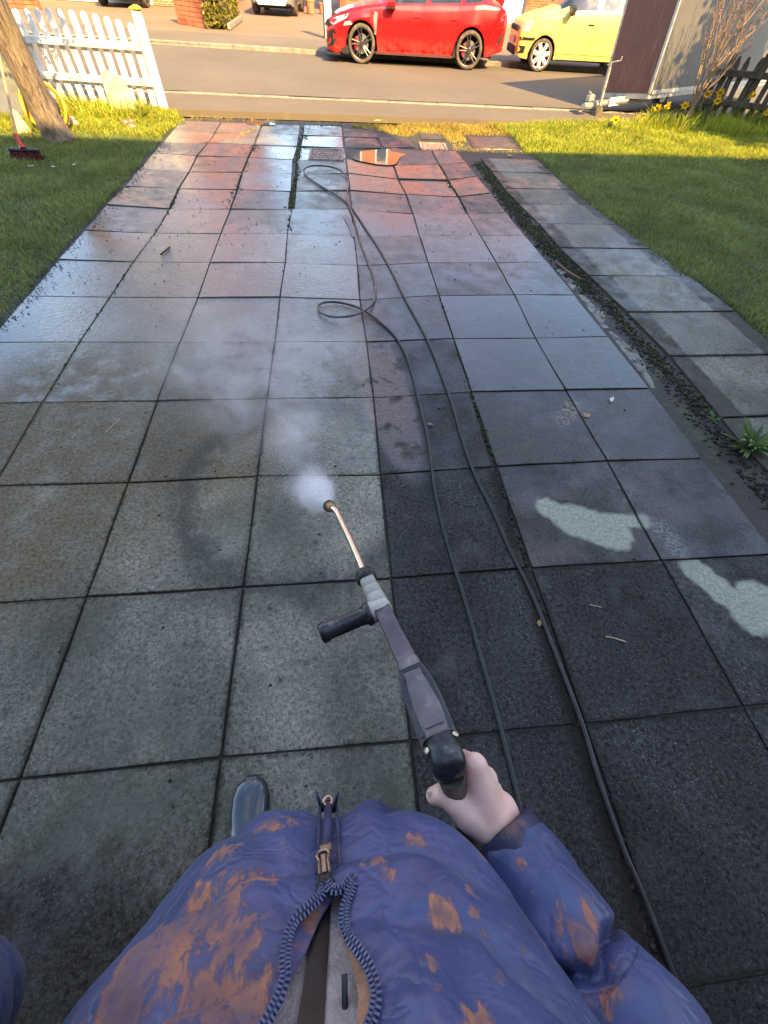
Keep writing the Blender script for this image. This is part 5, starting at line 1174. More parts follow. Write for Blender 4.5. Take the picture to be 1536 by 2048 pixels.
q = MB(); q.lathe([(.008, -.004), (.0105, 0), (.0105, .010), (.0090, .011), (.0120, .014), (.0120, .021), (.0095, .022)], n0, nd, 16); nz = LB(q, 'nozzle', M_BRASS); q = MB(); q.lathe([(.0100, .021), (.0142, .023), (.0150, .036), (.0128, .036), (.0110, .026)], n0, nd, 18); LB(q, 'nozzle_guard', M_GUNB, nz)
NOZ = n0 + nd * .036
h0, h1 = D(741, 1226, .676), D(641, 1268, .662); hx = (h1 - h0).normalized(); HL = (h1 - h0).length
q = MB(); q.lathe([(.013, -.004), (.020, .0), (.0205, .008), (.0165, .010), (.0148, .020), (.0152, HL * .5), (.0150, HL - .014), (.0172, HL - .011), (.0172, HL - .003), (.014, HL)], h0, hx, 22); LB(q, 'side_handle', M_GUNB)
q = MB(); q.lathe([(.018, -.016), (.0185, -.012), (.0185, .002), (.017, .004)], h0, hx, 16); LB(q, 'handle_clamp', M_GRIPC)
g0 = D(900, 1540, .490); g1 = D(934, 1640, .57); gpts = [g0, g0.lerp(g1, .5), g1, GRIPB]
m = loft(gpts, [.017, .016, .0165, .017], [.021, .020, .021, .022], Vector((0, 1, .2)), 16, 2.6); LB(m, 'pistol_grip', simple('grey_green_grip', (.10, .105, .085), .5, .2, 18, .1, 60))
q = MB(); q.tube([g0 + Vector((-.005, .045, -.02)), g0 + Vector((.0, .050, -.06)), GRIPB + Vector((-.01, .045, .02)), GRIPB + Vector((-.002, .015, .0))], .006, 8); LB(q, 'trigger', M_GUNB)
q = MB(); q.cyl(GRIPB + Vector((0, 0, .02)), GRIPB + Vector((.012, -.008, -.045)), .012, .0105, 12); LB(q, 'hose_connector', M_BRASS)

# ------------------------------------------------------------------ the person holding the lance
PN = empty('person', (1.58, -.40, 0), 0, 'person in a muddy blue padded jacket and boots holding the lance', 'person'); PO = Vector((1.58, -.40, 0))
def PB(mb, name, mat, parent=None, smooth=True):
    mb.v = [Vector(v) - PO for v in mb.v]; return mb.build(name, mat, parent or PN, smooth)
def skin_material():
    b = NB('fair_skin'); v = b.pos(); n = b.noise(v, 28, 5, .6); n2 = b.noise(v, 240, 4, .65)
    c = b.mix(b.mr(n, .35, .68), (.84, .58, .47), (.80, .46, .37)); c = b.mix(b.mr(n2, .55, .75, 0, .25), c, (.60, .33, .27))
    p = b.bsdf(color=c, rough=.48, sub=.12, normal=b.bump(b.math('ADD', n2, b.math('MULTIPLY', n, .8)), .28, .003)); p.inputs['Subsurface Radius'].default_value = (.01, .004, .002); p.inputs['Subsurface Scale'].default_value = .5; return b.m
M_SKIN = skin_material()
bm_ = MB()
def cap(p, q, r0, r1, n=14):
    p, q = Vector(p), Vector(q); d = (q - p); L_ = d.length; d.normalize(); prof = []
    for k in range(7): a = -math.pi / 2 + k * math.pi / 12; prof.append((r0 * math.cos(a), r0 * math.sin(a)))
    for k in range(7): a = k * math.pi / 12; prof.append((r1 * math.cos(a), L_ + r1 * math.sin(a)))
    bm_.lathe(prof, p, d, n)
def blob(c, r, rot=None):
    b2 = bmesh.new(); bmesh.ops.create_icosphere(b2, subdivisions=3, radius=1); R = rot or Matrix.Identity(3); b2.verts.ensure_lookup_table()
    bm_.add([Vector(c) + R @ Vector((v.co.x * r[0], v.co.y * r[1], v.co.z * r[2])) for v in b2.verts], [[v.index for v in f.verts] for f in b2.faces]); b2.free()
SH_R, SH_L = Vector((1.775, -.43, 1.285)), Vector((1.415, -.43, 1.285)); EL_R = Vector((1.945, -.455, .955)); WR = D(1018, 1680, .512)
EL_L = D(-118, 2040, .44); WL = Vector((1.47, -.235, 1.36))
# trunk, neck, legs, arms
blob((1.595, -.465, 1.12), (.150, .080, .22)); blob((1.595, -.42, .90), (.155, .115, .16)); cap((1.595, -.465, 1.30), (1.60, -.45, 1.42), .058, .050)
for s in (SH_R, SH_L): cap((1.595, -.46, 1.27), s, .05, .050)
cap(SH_R, EL_R, .048, .036); cap(EL_R, D(1190, 1985, .408), .034, .034); cap(D(1190, 1985, .408), D(1120, 1872, .448), .034, .030); cap(D(1120, 1872, .448), WR, .030, .024); cap(SH_L, EL_L, .048, .036); cap(EL_L, WL, .036, .024)
HIPL, HIPR = Vector((1.51, -.42, .82)), Vector((1.69, -.44, .82)); KNL, KNR = Vector((1.40, -.30, .47)), Vector((1.74, -.42, .47)); ANL, ANR = Vector((1.315, -.285, .10)), Vector((1.76, -.53, .10))
for h, k, a in ((HIPL, KNL, ANL), (HIPR, KNR, ANR)): cap(h, k, .085, .056); cap(k, a, .056, .038)
# head
HC = Vector((1.605, -.475, 1.535)); HR = Matrix.Rotation(math.radians(-22), 3, 'X')
hp_ = lambda x, y, z: HC + HR @ Vector((x, y, z))
cap((1.60, -.44, 1.40), hp_(0, -.02, -.05), .050, .055); blob(hp_(0, -.012, .025), (.074, .092, .088), HR); blob(hp_(0, .03, -.045), (.056, .060, .062), HR); blob(hp_(0, .062, -.086), (.028, .026, .024), HR)
cap(hp_(0, .088, .018), hp_(0, .106, -.022), .0085, .013); blob(hp_(-.011, .096, -.026), (.009, .009, .008)); blob(hp_(.011, .096, -.026), (.009, .009, .008))
cap(hp_(-.018, .079, -.056), hp_(.018, .079, -.056), .0075, .0075); cap(hp_(-.016, .077, -.067), hp_(.016, .077, -.067), .008, .008); cap(hp_(-.045, .068, .030), hp_(-.014, .085, .032), .009, .008); cap(hp_(.014, .085, .032), hp_(.045, .068, .030), .008, .009)
for s in (-1, 1): blob(hp_(s * .077, -.012, -.005), (.009, .022, .032), HR)
# right hand closed round the pistol grip under the tail of the lance
Hd = lambda px, py, d: D(px, py, d)
cap(WR, Hd(975, 1632, .508), .0275, .027); cap(WR, Hd(1000, 1622, .520), .026, .024)
MCP = [Hd(950, 1532, .505), Hd(972, 1556, .525), Hd(986, 1582, .546), Hd(996, 1610, .566)]
for i, q in enumerate(MCP): cap(Hd(985, 1640, .515 + .012 * i), q, .0225 - .001 * i, .0165 - .0012 * i)
cap(Hd(968, 1618, .507), Hd(952, 1545, .506), .0245, .0185); cap(Hd(950, 1622, .512), Hd(935, 1568, .515), .022, .016); cap(Hd(985, 1630, .515), Hd(965, 1570, .518), .024, .019)
PIP = [Hd(925, 1514, .552), Hd(942, 1540, .575), Hd(956, 1568, .597), Hd(966, 1596, .612)]
DIP = [Hd(886, 1524, .548), Hd(902, 1550, .572), Hd(916, 1578, .594), Hd(928, 1606, .609)]
TIP = [Hd(876, 1548, .530), Hd(890, 1572, .553), Hd(904, 1600, .575), Hd(918, 1626, .592)]
FR = [.0100, .0102, .0096, .0086]
for i in range(4): cap(MCP[i], PIP[i], FR[i] * 1.35, FR[i] * 1.08); cap(PIP[i], DIP[i], FR[i] * 1.08, FR[i] * .95); cap(DIP[i], TIP[i], FR[i] * .95, FR[i] * .82)
th = [Hd(985, 1655, .506), Hd(938, 1626, .500), Hd(906, 1602, .500), Hd(882, 1588, .500), Hd(868, 1592, .506)]
cap(th[0], th[1], .0245, .0215); cap(th[1], th[2], .0205, .0150); cap(th[2], th[3], .0138, .0130); cap(th[3], th[4], .0128, .0112); cap(Hd(955, 1600, .503), Hd(912, 1588, .508), .019, .013)
# left hand, raised beside the lens
ld = (WL - EL_L).normalized(); lc = WL + ld * .055; cap(WL, lc, .026, .032); cap(lc, lc + ld * .025, .032, .028); cap(lc + Vector((.01, .012, 0)), lc + Vector((.028, .018, .022)), .024, .018)
for i in range(4):
    b0 = lc + ld * .028 + Vector((-.026 + .017 * i, -.008, .004)); b1 = b0 + ld * .030 + Vector((.012, .004, .012)); b2_ = b1 + Vector((.022, .010, .010)); b3 = b2_ + Vector((.018, .008, -.006)); r_ = [.0088, .0098, .010, .0098][i]
    cap(b0, b1, r_ * 1.1, r_); cap(b1, b2_, r_, r_ * .93); cap(b2_, b3, r_ * .93, r_ * .8)
tb_ = lc + Vector((.024, .006, -.006)); cap(tb_, tb_ + Vector((.030, .014, .016)), .017, .012); cap(tb_ + Vector((.030, .014, .016)), tb_ + Vector((.044, .018, .036)), .012, .010)
bo = PB(bm_, 'body', M_SKIN); md = bo.modifiers.new('r', 'REMESH'); md.mode = 'VOXEL'; md.voxel_size = .0038; md.use_smooth_shade = True
md = bo.modifiers.new('s', 'SMOOTH'); md.iterations = 4; md.factor = .5
dg = bpy.context.evaluated_depsgraph_get(); me = bpy.data.meshes.new_from_object(bo.evaluated_get(dg)); bo.modifiers.clear(); bo.data = me
if not me.materials: me.materials.append(M_SKIN)
me.shade_smooth()
# thumbnail, face, hair
q = MB(); na = (th[4] - th[3]).normalized(); q.box((0, 0, 0), (.0075, .011, .0012), None, .0005); Rn = Matrix((na, UPV.cross(na).normalized(), na.cross(UPV.cross(na)).normalized())).transposed(); q.v = [th[4].lerp(th[3], .25) + (-ray(868, 1592)).normalized() * .0085 + Vector((-.006, 0, 0)) + Rn @ v for v in q.v]; PB(q, 'thumbnail', simple('nail', (.66, .42, .36), .3), bo)
M_EYEW = simple('eye_white', (.75, .73, .70), .2); M_IRIS = simple('brown_iris', (.06, .035, .02), .15); M_HAIR = simple('brown_hair', (.10, .055, .03), .6, .5, 60, .6, 160); M_LIP = simple('lips', (.50, .20, .18), .45)
for s in (-1, 1):
    q = MB(); q.lathe([(.0115 * math.sin(a), -.0115 * math.cos(a)) for a in [math.pi * k / 10 for k in range(11)]], hp_(s * .031, .070, .016), HR @ Vector((0, 1, 0)), 14); e_ = PB(q, 'eye', M_EYEW, bo); q = MB(); q.lathe([(.0055, 0), (.004, .0012), (.0001, .0015)], hp_(s * .031, .0808, .015), HR @ Vector((0, 1, 0)), 14); PB(q, 'iris', M_IRIS, bo)
    q = MB(); q.tube([hp_(s * .048, .073, .036), hp_(s * .032, .083, .041), hp_(s * .014, .087, .037)], [.002, .004, .003], 6); PB(q, 'eyebrow', M_HAIR, bo)
q = MB(); q.tube([hp_(-.021, .0800, -.060), hp_(-.008, .0885, -.0585), hp_(0, .0890, -.0595), hp_(.008, .0885, -.0585), hp_(.021, .0800, -.060)], [.001, .0042, .004, .0042, .001], 8); PB(q, 'lips', M_LIP, bo)
hm = MB(); rows = []
for i in range(19):
    ph = math.pi * i / 18 * .64; row = []
    for k in range(48):
        a = 2 * math.pi * k / 48; fr_ = max(0, math.sin(a)); pe = ph * (1 - .34 * fr_ ** 2) ; rr = 1.10 + .02 * math.sin(k * 2.6 + i * .3) + .012 * math.sin(k * 5.1)
        row.append(hp_(.074 * rr * math.sin(pe) * math.cos(a), -.014 + .094 * rr * math.sin(pe) * math.sin(a) , .025 + .090 * rr * math.cos(pe)))
    rows.append(row)
hm.grid(rows, True); hair = PB(hm, 'hair', M_HAIR); q = MB(); q.tube([hp_(0, -.10, -.01), hp_(.01, -.135, -.05), hp_(.012, -.125, -.12), hp_(.008, -.11, -.19)], [.026, .03, .024, .008], 12); PB(q, 'ponytail', M_HAIR, hair)

# ---- jacket
def jacket_material(mudspots):
    b = NB('muddy_blue_nylon'); P = b.pos(); n1 = b.noise(P, 11, 5, .6); n2 = b.noise(P, 42, 6, .68, .8); n3 = b.noise(P, 300, 3, .6); st = b.noise(b.scale(P, (1, .30, 1), rot=(.4, .3, .7)), 62, 8, .72, .4)
    c = b.mix(b.mr(n1, .3, .7), (.034, .045, .120), (.060, .076, .188)); c = b.mix(b.mr(n2, .56, .74, 0, .6), c, (.024, .024, .062))
    mask = None; inner = None; vv_ = b.math('ADD', b.math('MULTIPLY', st, .75), b.math('MULTIPLY', n2, .42))
    for (cx, cy, cz, r, k) in mudspots:
        d = b.n('VectorMath'); d.operation = 'DISTANCE'; b.set(d, 0, P); b.set(d, 1, (cx, cy, cz)); f = b.math('SUBTRACT', vv_, b.math('ADD', b.mr(b.math('DIVIDE', d.outputs['Value'], r * 1.55), .1, 1.25, .46, .86), 0.0)); inn = b.mr(f, .06, .18, 0, 1); inner = inn if inner is None else b.math('MAXIMUM', inner, inn); f = b.mr(f, -.05, .09, 0.0, 1.0, True); mask = f if mask is None else b.math('MAXIMUM', mask, f)
    dots = b.n('TexVoronoi'); b.set(dots, 'Vector', b.mix(.03, P, b.n('TexNoise', Scale=30.0).outputs['Color'])); b.set(dots, 'Scale', 26.0); rs = b.n('SeparateColor'); b.set(rs, 0, dots.outputs['Color'])
    sp = b.math('MULTIPLY', b.mr(b.math('ADD', dots.outputs['Distance'], b.math('MULTIPLY', st, .40)), .26, .34, 1, 0), b.math('GREATER_THAN', rs.outputs[0], .55)); mask = b.math('MAXIMUM', mask, b.math('MULTIPLY', sp, .9))
    sm = b.math('MULTIPLY', b.mr(st, .58, .72), b.mr(n1, .46, .62)); mask2 = b.math('MAXIMUM', mask, b.math('MULTIPLY', sm, .55))
    tex = b.mr(b.math('ADD', st, b.math('MULTIPLY', n2, .5)), .55, .95)
    mud = b.mix(tex, (.150, .075, .048), (.54, .20, .075)); mud = b.mix(b.mr(inner, 0, 1, 0, .75), mud, (.13, .080, .066)); c = b.mix(b.math('MULTIPLY', mask2, b.mr(b.math('ADD', st, b.math('MULTIPLY', inner, -.10)), .36, .58, .22, .90)), c, mud)
    wr = b.noise(b.scale(P, (1, 1, 2.0), rot=(.2, .5, .3)), 15, 3, .5, .6)
    rg = b.math('POWER', b.math('SUBTRACT', 1.0, b.math('ABSOLUTE', b.math('SUBTRACT', b.math('MULTIPLY', b.noise(b.scale(P, (1, 1, 1.6), rot=(.1, .6, .5)), 12, 3, .55, .4), 2.0), 1.0))), 9.0)
    nrm = b.bump(b.math('ADD', b.math('ADD', b.math('MULTIPLY', wr, 1.0), b.math('MULTIPLY', rg, -.22)), b.math('ADD', b.math('MULTIPLY', n3, .03), b.math('MULTIPLY', mask, .10))), .55, .012)
    b.bsdf(color=c, rough=b.mr(mask2, 0, 1, .42, .8), normal=nrm, sheen=.05, spec=.45); return b.m
ZK = [.66, .72, .80, .88, .94, 1.00, 1.06, 1.12, 1.18, 1.24, 1.30, 1.345, 1.385]
AK = [.190, .203, .212, .217, .219, .219, .217, .214, .210, .203, .185, .138, .085]
FK = [-.220, -.190, -.167, -.158, -.166, -.194, -.230, -.268, -.300, -.325, -.350, -.370, -.392]
BK = [-.60, -.61, -.615, -.61, -.605, -.60, -.60, -.60, -.60, -.595, -.575, -.55, -.53]
XC = 1.597
def tors(z): a = float(np.interp(z, ZK, AK)); f = float(np.interp(z, ZK, FK)); k = float(np.interp(z, ZK, BK)); return a, (f - k) / 2, (f + k) / 2
NP = 2.25
def tors_pt(th_, z, off=0.0):
    a, b_, yc = tors(z); s, c = math.sin(th_), math.cos(th_); return Vector((XC + (a + off) * math.copysign(abs(s) ** (2 / NP), s), yc + (b_ + off) * math.copysign(abs(c) ** (2 / NP), c), z))
def on_jacket(px, py, off=0.0):
    d = ray(px, py); best = None
    for i in range(600):
        t = .06 + i * .0014; P = CAM_LOC + d * t
        if not (ZK[0] < P.z < ZK[-1]): continue
        a, b_, yc = tors(P.z); g = (abs(P.x - XC) / (a + off)) ** NP + (abs(P.y - yc) / (b_ + off)) ** NP - 1
        if best is None or g < best[0]: best = (g, P)
        if g < 0: return P
    return best[1]
def th_of(P, off=0.0):
    a, b_, yc = tors(P.z); u = (P.x - XC) / (a + off); v = (P.y - yc) / (b_ + off); return math.atan2(math.copysign(abs(u) ** (NP / 2), u), math.copysign(abs(v) ** (NP / 2), v))
LEFTZ = [(650, 1765), (641, 1790), (618, 1815), (592, 1838), (577, 1870), (570, 1915), (570, 1955), (556, 2000), (534, 2040), (510, 2085)]
RIGHTZ = [(653, 1765), (672, 1782), (690, 1792), (690, 1835), (694, 1868), (712, 1895), (734, 1930), (750, 1975), (750, 2012), (735, 2060), (720, 2100)]
PLf = [on_jacket(*q) for q in LEFTZ]; PRt = [on_jacket(*q) for q in RIGHTZ]
lz = sorted([(p.z, th_of(p)) for p in PLf]); rz = sorted([(p.z, th_of(p)) for p in PRt]); ZS = on_jacket(650, 1760).z
thL = lambda z: float(np.interp(z, [a for a, _ in lz] + [1.385], [b_ for _, b_ in lz] + [-.55])); thR = lambda z: float(np.interp(z, [a for a, _ in rz] + [1.385], [b_ for _, b_ in rz] + [.55]))
print('zip', ZS, lz, rz)
s1_, s2_ = on_jacket(470, 1785).z, on_jacket(400, 1985).z; print('seams', s1_, s2_)
SEAMZ = [s1_ - .30, s1_ - .20, s1_ - .10, s1_, s2_, s2_ + .09, s2_ + .18, s2_ + .27]
def puff(th_, z):
    zz = z + .012 * math.sin(th_ * 2 + .4) + .008 * math.sin(th_ * 5)
    i = 0
    while i < len(SEAMZ) - 1 and zz > SEAMZ[i + 1]: i += 1
    z0, z1 = SEAMZ[i], SEAMZ[min(i + 1, len(SEAMZ) - 1)]; t = (zz - z0) / max(.01, (z1 - z0)); t = min(max(t, 0), 1); d = min(t, 1 - t) * (z1 - z0)
    base = .032 * (math.sin(math.pi * t) ** .36 if 0 < t < 1 else 0) - .017
    w = math.exp(-d / .022); base += .0042 * w * math.sin(th_ * 46 + 3 * math.sin(th_ * 7) + i) * (.4 + .6 * math.sin(th_ * 11 + i * 2)) 
    base += .006 * math.sin(th_ * 6.3 + z * 30 + 1.5 * math.sin(z * 23)) * .6 + .0035 * math.sin(th_ * 15 - z * 55 + 2 * math.sin(th_ * 4))
    zip_ = abs(th_); k = 1 - math.exp(-(zip_ / .11) ** 2) if z < ZS else 1.0
    return base * k - .004 * (1 - k)
jm = MB(); NT = 150; NZv = 130; rows = []
for i in range(NZv):
    z = lerp(.66, 1.385, i / (NZv - 1)); row = []
    if z <= ZS: t0, t1 = -.0005, .0005
    else:
        k = min(1, (z - ZS) / .02); t0, t1 = thL(z) * k, thR(z) * k
    for j in range(NT):
        u = j / (NT - 1); u = u + .10 * math.sin(2 * math.pi * u) / (2 * math.pi) * -1; th_ = lerp(t1, 2 * math.pi + t0, u); tw = th_ if th_ < math.pi else th_ - 2 * math.pi
        o = puff(tw, z); 
        if z > ZS: e = min(tw - t1 if tw > 0 else 9, t0 - tw if tw < 0 else 9); o = o * (1 - math.exp(-(max(0, e) / .10) ** 2)) + .004
        row.append(tors_pt(tw, z, o))
    rows.append(row)
jm.grid(rows)
hem = []; 
MUD = [(350, 1870, .050, 1), (420, 1835, .045, 1), (300, 1930, .045, 1), (470, 1880, .03, 1), (250, 2010, .05, 1), (400, 2000, .05, 1), (480, 2030, .04, 1), (505, 1745, .022, 1), (440, 1720, .016, 1), (830, 1665, .016, 1.4), (745, 1705, .018, 1.4), (880, 1820, .012, 1.5), (905, 1835, .010, 1.5), (935, 1795, .010, 1.5), (950, 1830, .008, 1.5), (770, 1745, .012, 1.4), (965, 1860, .007, 1), (540, 1650, .018, 1.3), (960, 2030, .012, 1.4), (860, 1930, .008, 1.2), (1000, 1960, .008, 1.5), (600, 1625, .02, 1.2)]
spots = []
for px, py, r, k in MUD: p = on_jacket(px, py, .015); spots.append((p.x, p.y, p.z, r, k))
for px, py, d, r in ((1170, 1870, .40, .030), (1200, 1890, .385, .024), (1150, 1850, .40, .020), (1215, 1955, .37, .022), (1060, 1760, .43, .014), (1190, 1990, .37, .016), (1040, 1730, .45, .008)): p = D(px, py, d); spots.append((p.x, p.y, p.z, r, 1.2))
M_JACKET = jacket_material(spots)
jk = PB(jm, 'jacket', M_JACKET); M_SEAM = simple('navy_thread', (.022, .024, .07), .7, .2, 60)
M_NAVY = simple('navy_trim', (.035, .036, .085), .6, .3, 25, .2, 90, dirt=((.20, .10, .06), .2, 22)); M_ZIP = simple('dark_blue_zip_tooth', (.10, .115, .20), .28, .15, 40); M_LINING = simple('navy_lining', (.060, .058, .15), .55, .3, 20, .25, 60, dirt=((.28, .12, .06), .35, 26)); M_FLEECE = simple('taupe_fleece', (.36, .30, .285), .95, .2, 60, .5, 220); M_BLKZ = simple('black_inner_zip', (.012, .012, .013), .45, .3, 60)
for zs_ in SEAMZ[2:6]:
    for a0, a1 in ((.16, 2.2), (-2.2, -.16)):
        q = MB(); pp = []
        for k in range(70):
            a = lerp(a0, a1, k / 69); z = zs_ - .012 * math.sin(a * 2 + .4) - .008 * math.sin(a * 5); pp.append(tors_pt(a, z, puff(a, z) + .0004))
        q.tube(pp, .0017, 5); PB(q, 'quilting_seam', M_SEAM, jk)
# fleece worn underneath, with its own black zip, seen through the open front
fm = MB(); rows = []
for i in range(40):
    z = lerp(1.0, 1.36, i / 39); rows.append([tors_pt(lerp(-.9, .9, j / 24), z, -.010 - .004 * math.cos(lerp(-1.2, 1.2, j / 24))) for j in range(25)])
fm.grid(rows); fleece = PB(fm, 'fleece', M_FLEECE)
CZ = [(650, 1778), (645, 1830), (640, 1880), (633, 1940), (627, 2000), (620, 2060), (612, 2110)]
def ribbon(pxs, w0, w1, off, mat, name, parent, fn=None):
    q = MB(); rows = []; pts = [on_jacket(px, py, off) for px, py in pxs]
    for i, p in enumerate(pts):
        t = (pts[min(i + 1, len(pts) - 1)] - pts[max(i - 1, 0)]).normalized(); vd = (p - CAM_LOC).normalized(); s = t.cross(vd).normalized(); w = lerp(w0, w1, i / (len(pts) - 1)); rows.append([p - s * w, p - vd * .0015, p + s * w])
    q.grid(rows); return PB(q, name, mat, parent)
ribbon(CZ, .006, .0095, -.010, M_BLKZ, 'fleece_zip', fleece)
def teeth(path, name, parent, side=1, size=(.0052, .0034, .0030), pitch=.0050):
    q = MB(); pts = smooth_path(path, 10); acc = 0; k = 0
    for a, b_ in zip(pts[:-1], pts[1:]):
        L_ = (b_ - a).length
        while acc < L_:
            p = a.lerp(b_, acc / max(L_, 1e-9)); t = (b_ - a).normalized(); vd = (p - CAM_LOC).normalized(); s = t.cross(vd).normalized(); u = s.cross(t); [q.box(p - vd * .0040 + s * sg * size[0] * .30 + t * (pitch * .25 * sg), (size[0] * .52, size[1], size[2]), Matrix((s, t, vd)).transposed(), .0007) for sg in (-1, 1)]; acc += pitch; k += 1
        acc -= L_
    return tag(PB(q, name, M_ZIP, parent, False), kind='stuff')
def tape(path, r, mat, name, parent): q = MB(); q.tube(smooth_path(path, 6), r, 8); return PB(q, name, mat, parent)
LP = [on_jacket(*q, .006) for q in LEFTZ]; RPX = [(653, 1765), (664, 1778), (684, 1776), (702, 1758), (707, 1762), (700, 1785), (690, 1812), (688, 1845), (696, 1872), (715, 1898), (737, 1932), (751, 1975), (750, 2012), (736, 2060), (720, 2100)]; RP = [on_jacket(*q, .007) for q in RPX]
for pth in (LP, RP): tape(pth, .0034, M_NAVY, 'zip_tape', jk); teeth(pth, 'zip_teeth', jk, size=(.0072, .0021, .0028), pitch=.0034)
cz = [on_jacket(*q, .004) for q in ((657, 1612), (656, 1640), (654, 1670), (651, 1700), (650, 1730), (650, 1755))]; tape(cz, .0045, M_NAVY, 'zip_tape', jk); teeth(cz, 'zip_teeth', jk, size=(.0060, .0019, .0024), pitch=.0031)
for dx in (-.017, .017):
    side = [on_jacket(657 + dx * 1400 * lerp(.7, 1, k / 5), lerp(1614, 1750, k / 5), .0035) for k in range(6)]; tape(side, .0018, M_NAVY, 'placket_seam', jk)
# flap of lining turned out on the left, muddy facing on the right
def facing(outer, inner, off_i, mat, name):
    q = MB(); A_ = smooth_path([on_jacket(*p_, .001) for p_ in outer], 4); B_ = smooth_path([on_jacket(*p_, off_i) for p_ in inner], 4); rows = []
    for a, b_ in zip(A_, B_): rows.append([a, a.lerp(b_, .33) + Vector((0, 0, .003)), a.lerp(b_, .66) - Vector((0, 0, .002)), b_])
    q.grid(rows); return PB(q, name, mat, jk)
facing([(648, 1772), (638, 1792), (590, 1838), (575, 1870), (570, 1915), (568, 1955), (534, 2040), (510, 2085)], [(668, 1790), (664, 1800), (640, 1840), (618, 1890), (598, 1930), (580, 1965), (556, 2020), (535, 2075)], -.003, M_LINING, 'lining')
M_MUDF = simple('mud_smeared_facing', (.34, .17, .10), .7, .5, 30, .4, 90)
facing([(690, 1812), (692, 1845), (698, 1880), (716, 1905), (738, 1940), (748, 1990), (735, 2060)], [(684, 1815), (684, 1850), (688, 1885), (698, 1915), (708, 1950), (716, 1995), (712, 2060)], -.004, M_MUDF, 'facing')
q = MB(); q.box((0, 0, 0), (.004, .028, .004), None, .001); vv = on_jacket(690, 2010, -.012); q.v = [vv + v for v in q.v]; PB(q, 'fleece_zip_pull', M_BLKZ, fleece)
# slider and pull
sp_ = on_jacket(650, 1758, .010); sp2 = on_jacket(645, 1700, .012); t = (sp2 - sp_).normalized(); vd = (sp_ - CAM_LOC).normalized(); s = t.cross(vd).normalized(); F3 = Matrix((s, t, -vd)).transposed()
M_PULL = simple('worn_copper_metal', (.46, .30, .22), .3, .3, 60, metal=.8)
q = MB(); q.box(sp_ + t * .003, (.011, .010, .005), F3, .0015); q.box(sp_ - t * .004, (.017, .003, .004), F3, .001); sl = PB(q, 'zip_slider', M_BLKZ, jk, False)
q = MB(); pl = [sp_ + t * a + s * b_ - vd * .004 for a, b_ in ((.006, -.0045), (.020, -.0040), (.026, -.0058), (.030, -.004), (.031, 0), (.030, .004), (.026, .0058), (.020, .0040), (.006, .0045))]; q.tube(pl, .0013, 6); q.box(sp_ + t * .017 - vd * .004, (.0042, .020, .0018), F3, .0008); PB(q, 'zip_pull', M_PULL, sl, False)
sp3 = on_jacket(652, 1695, .010); q = MB(); q.box(sp3, (.012, .010, .005), F3, .0015); PB(q, 'zip_slider', M_PULL, jk, False)
ap = on_jacket(656, 1612, .006); q = MB(); q.lathe([(.006, -.004), (.007, -.002), (.007, .003), (.006, .004), (.004, .004), (.004, -.003)], ap + Vector((0, .004, 0)), Vector((0, .5, .85)), 14); PB(q, 'zip_end_ring', M_PULL, jk)
q = MB()
for dx, dy in ((-22, -10), (22, -6)): p = on_jacket(656 + dx * .5, 1622, .004); e = on_jacket(656 + dx, 1612 + dy * .5, .012) + Vector((0, .012, .012)); q.tube([p, p.lerp(e, .6), e], [.0028, .0022, .001], 6)
PB(q, 'tape_end', M_NAVY, jk)
# collar
q = MB(); rows = []
for i in range(8): z = lerp(1.375, 1.45, i / 7); rows.append([Vector((XC + (.085 + .012 * math.sin(i / 7 * 3.1)) * math.sin(a), -.445 + (.080 + .012 * math.sin(i / 7 * 3.1)) * math.cos(a), z - .02 * math.cos(a))) for a in [lerp(.55, 2 * math.pi - .55, j / 30) for j in range(31)]])
q.grid(rows); PB(q, 'collar', M_JACKET, jk)
# sleeves with stitched baffles
def sleeve(path, radii, seams, name, seed, flat=1.0):
    pts = smooth_path(path, 22); L_ = [0]
    for a, b_ in zip(pts[:-1], pts[1:]): L_.append(L_[-1] + (b_ - a).length)
    tot = L_[-1]; q = MB(); rows = []; prev = None; n = 64; sd_ = random.Random(seed)
    for i, c in enumerate(pts):
        t = (pts[min(i + 1, len(pts) - 1)] - pts[max(i - 1, 0)]).normalized(); u = t.cross(Vector((0, 0, 1))).normalized() if prev is None else (prev - t * prev.dot(t)).normalized(); prev = u; w = t.cross(u); x = L_[i] / tot; r = float(np.interp(x, [k for k, _ in radii], [v for _, v in radii])); row = []
        for k in range(n):
            a = 2 * math.pi * k / n; xx = L_[i] + .006 * math.sin(a * 2 + seed) + .004 * math.sin(5 * a); d = min(abs(xx - s_) for s_ in seams)
            o = -.020 * math.exp(-(d / .0065) ** 2) + .009 * min(1, d / .04) ** .6 + .0030 * math.exp(-d / .016) * math.sin(a * 21 + 2.5 * math.sin(3 * a)) + .0028 * math.sin(3 * a + xx * 45) * math.sin(xx * 31 + a)
            row.append(c + (u * math.cos(a) + w * math.sin(a)) * (r + o))
        rows.append(row)
    q.grid(rows, True); return PB(q, name, M_JACKET, jk)
C0 = D(1018, 1682, .508); fpth = [C0, D(1058, 1764, .480), D(1106, 1850, .452), D(1168, 1950, .420), D(1238, 2052, .392), EL_R + Vector((.006, -.012, .0)), EL_R.lerp(SH_R, .35) + Vector((.015, -.01, 0)), EL_R.lerp(SH_R, .7) + Vector((.008, 0, 0)), SH_R + Vector((-.015, 0, .02)), SH_R + Vector((-.10, -.01, .03))]
sleeve(fpth, [(0, .040), (.05, .050), (.15, .060), (.30, .067), (.5, .070), (.75, .076), (.88, .088), (1, .050)], [-.03, .118, .222, .33, .44, .56, .70, .85], 'sleeve', 2)
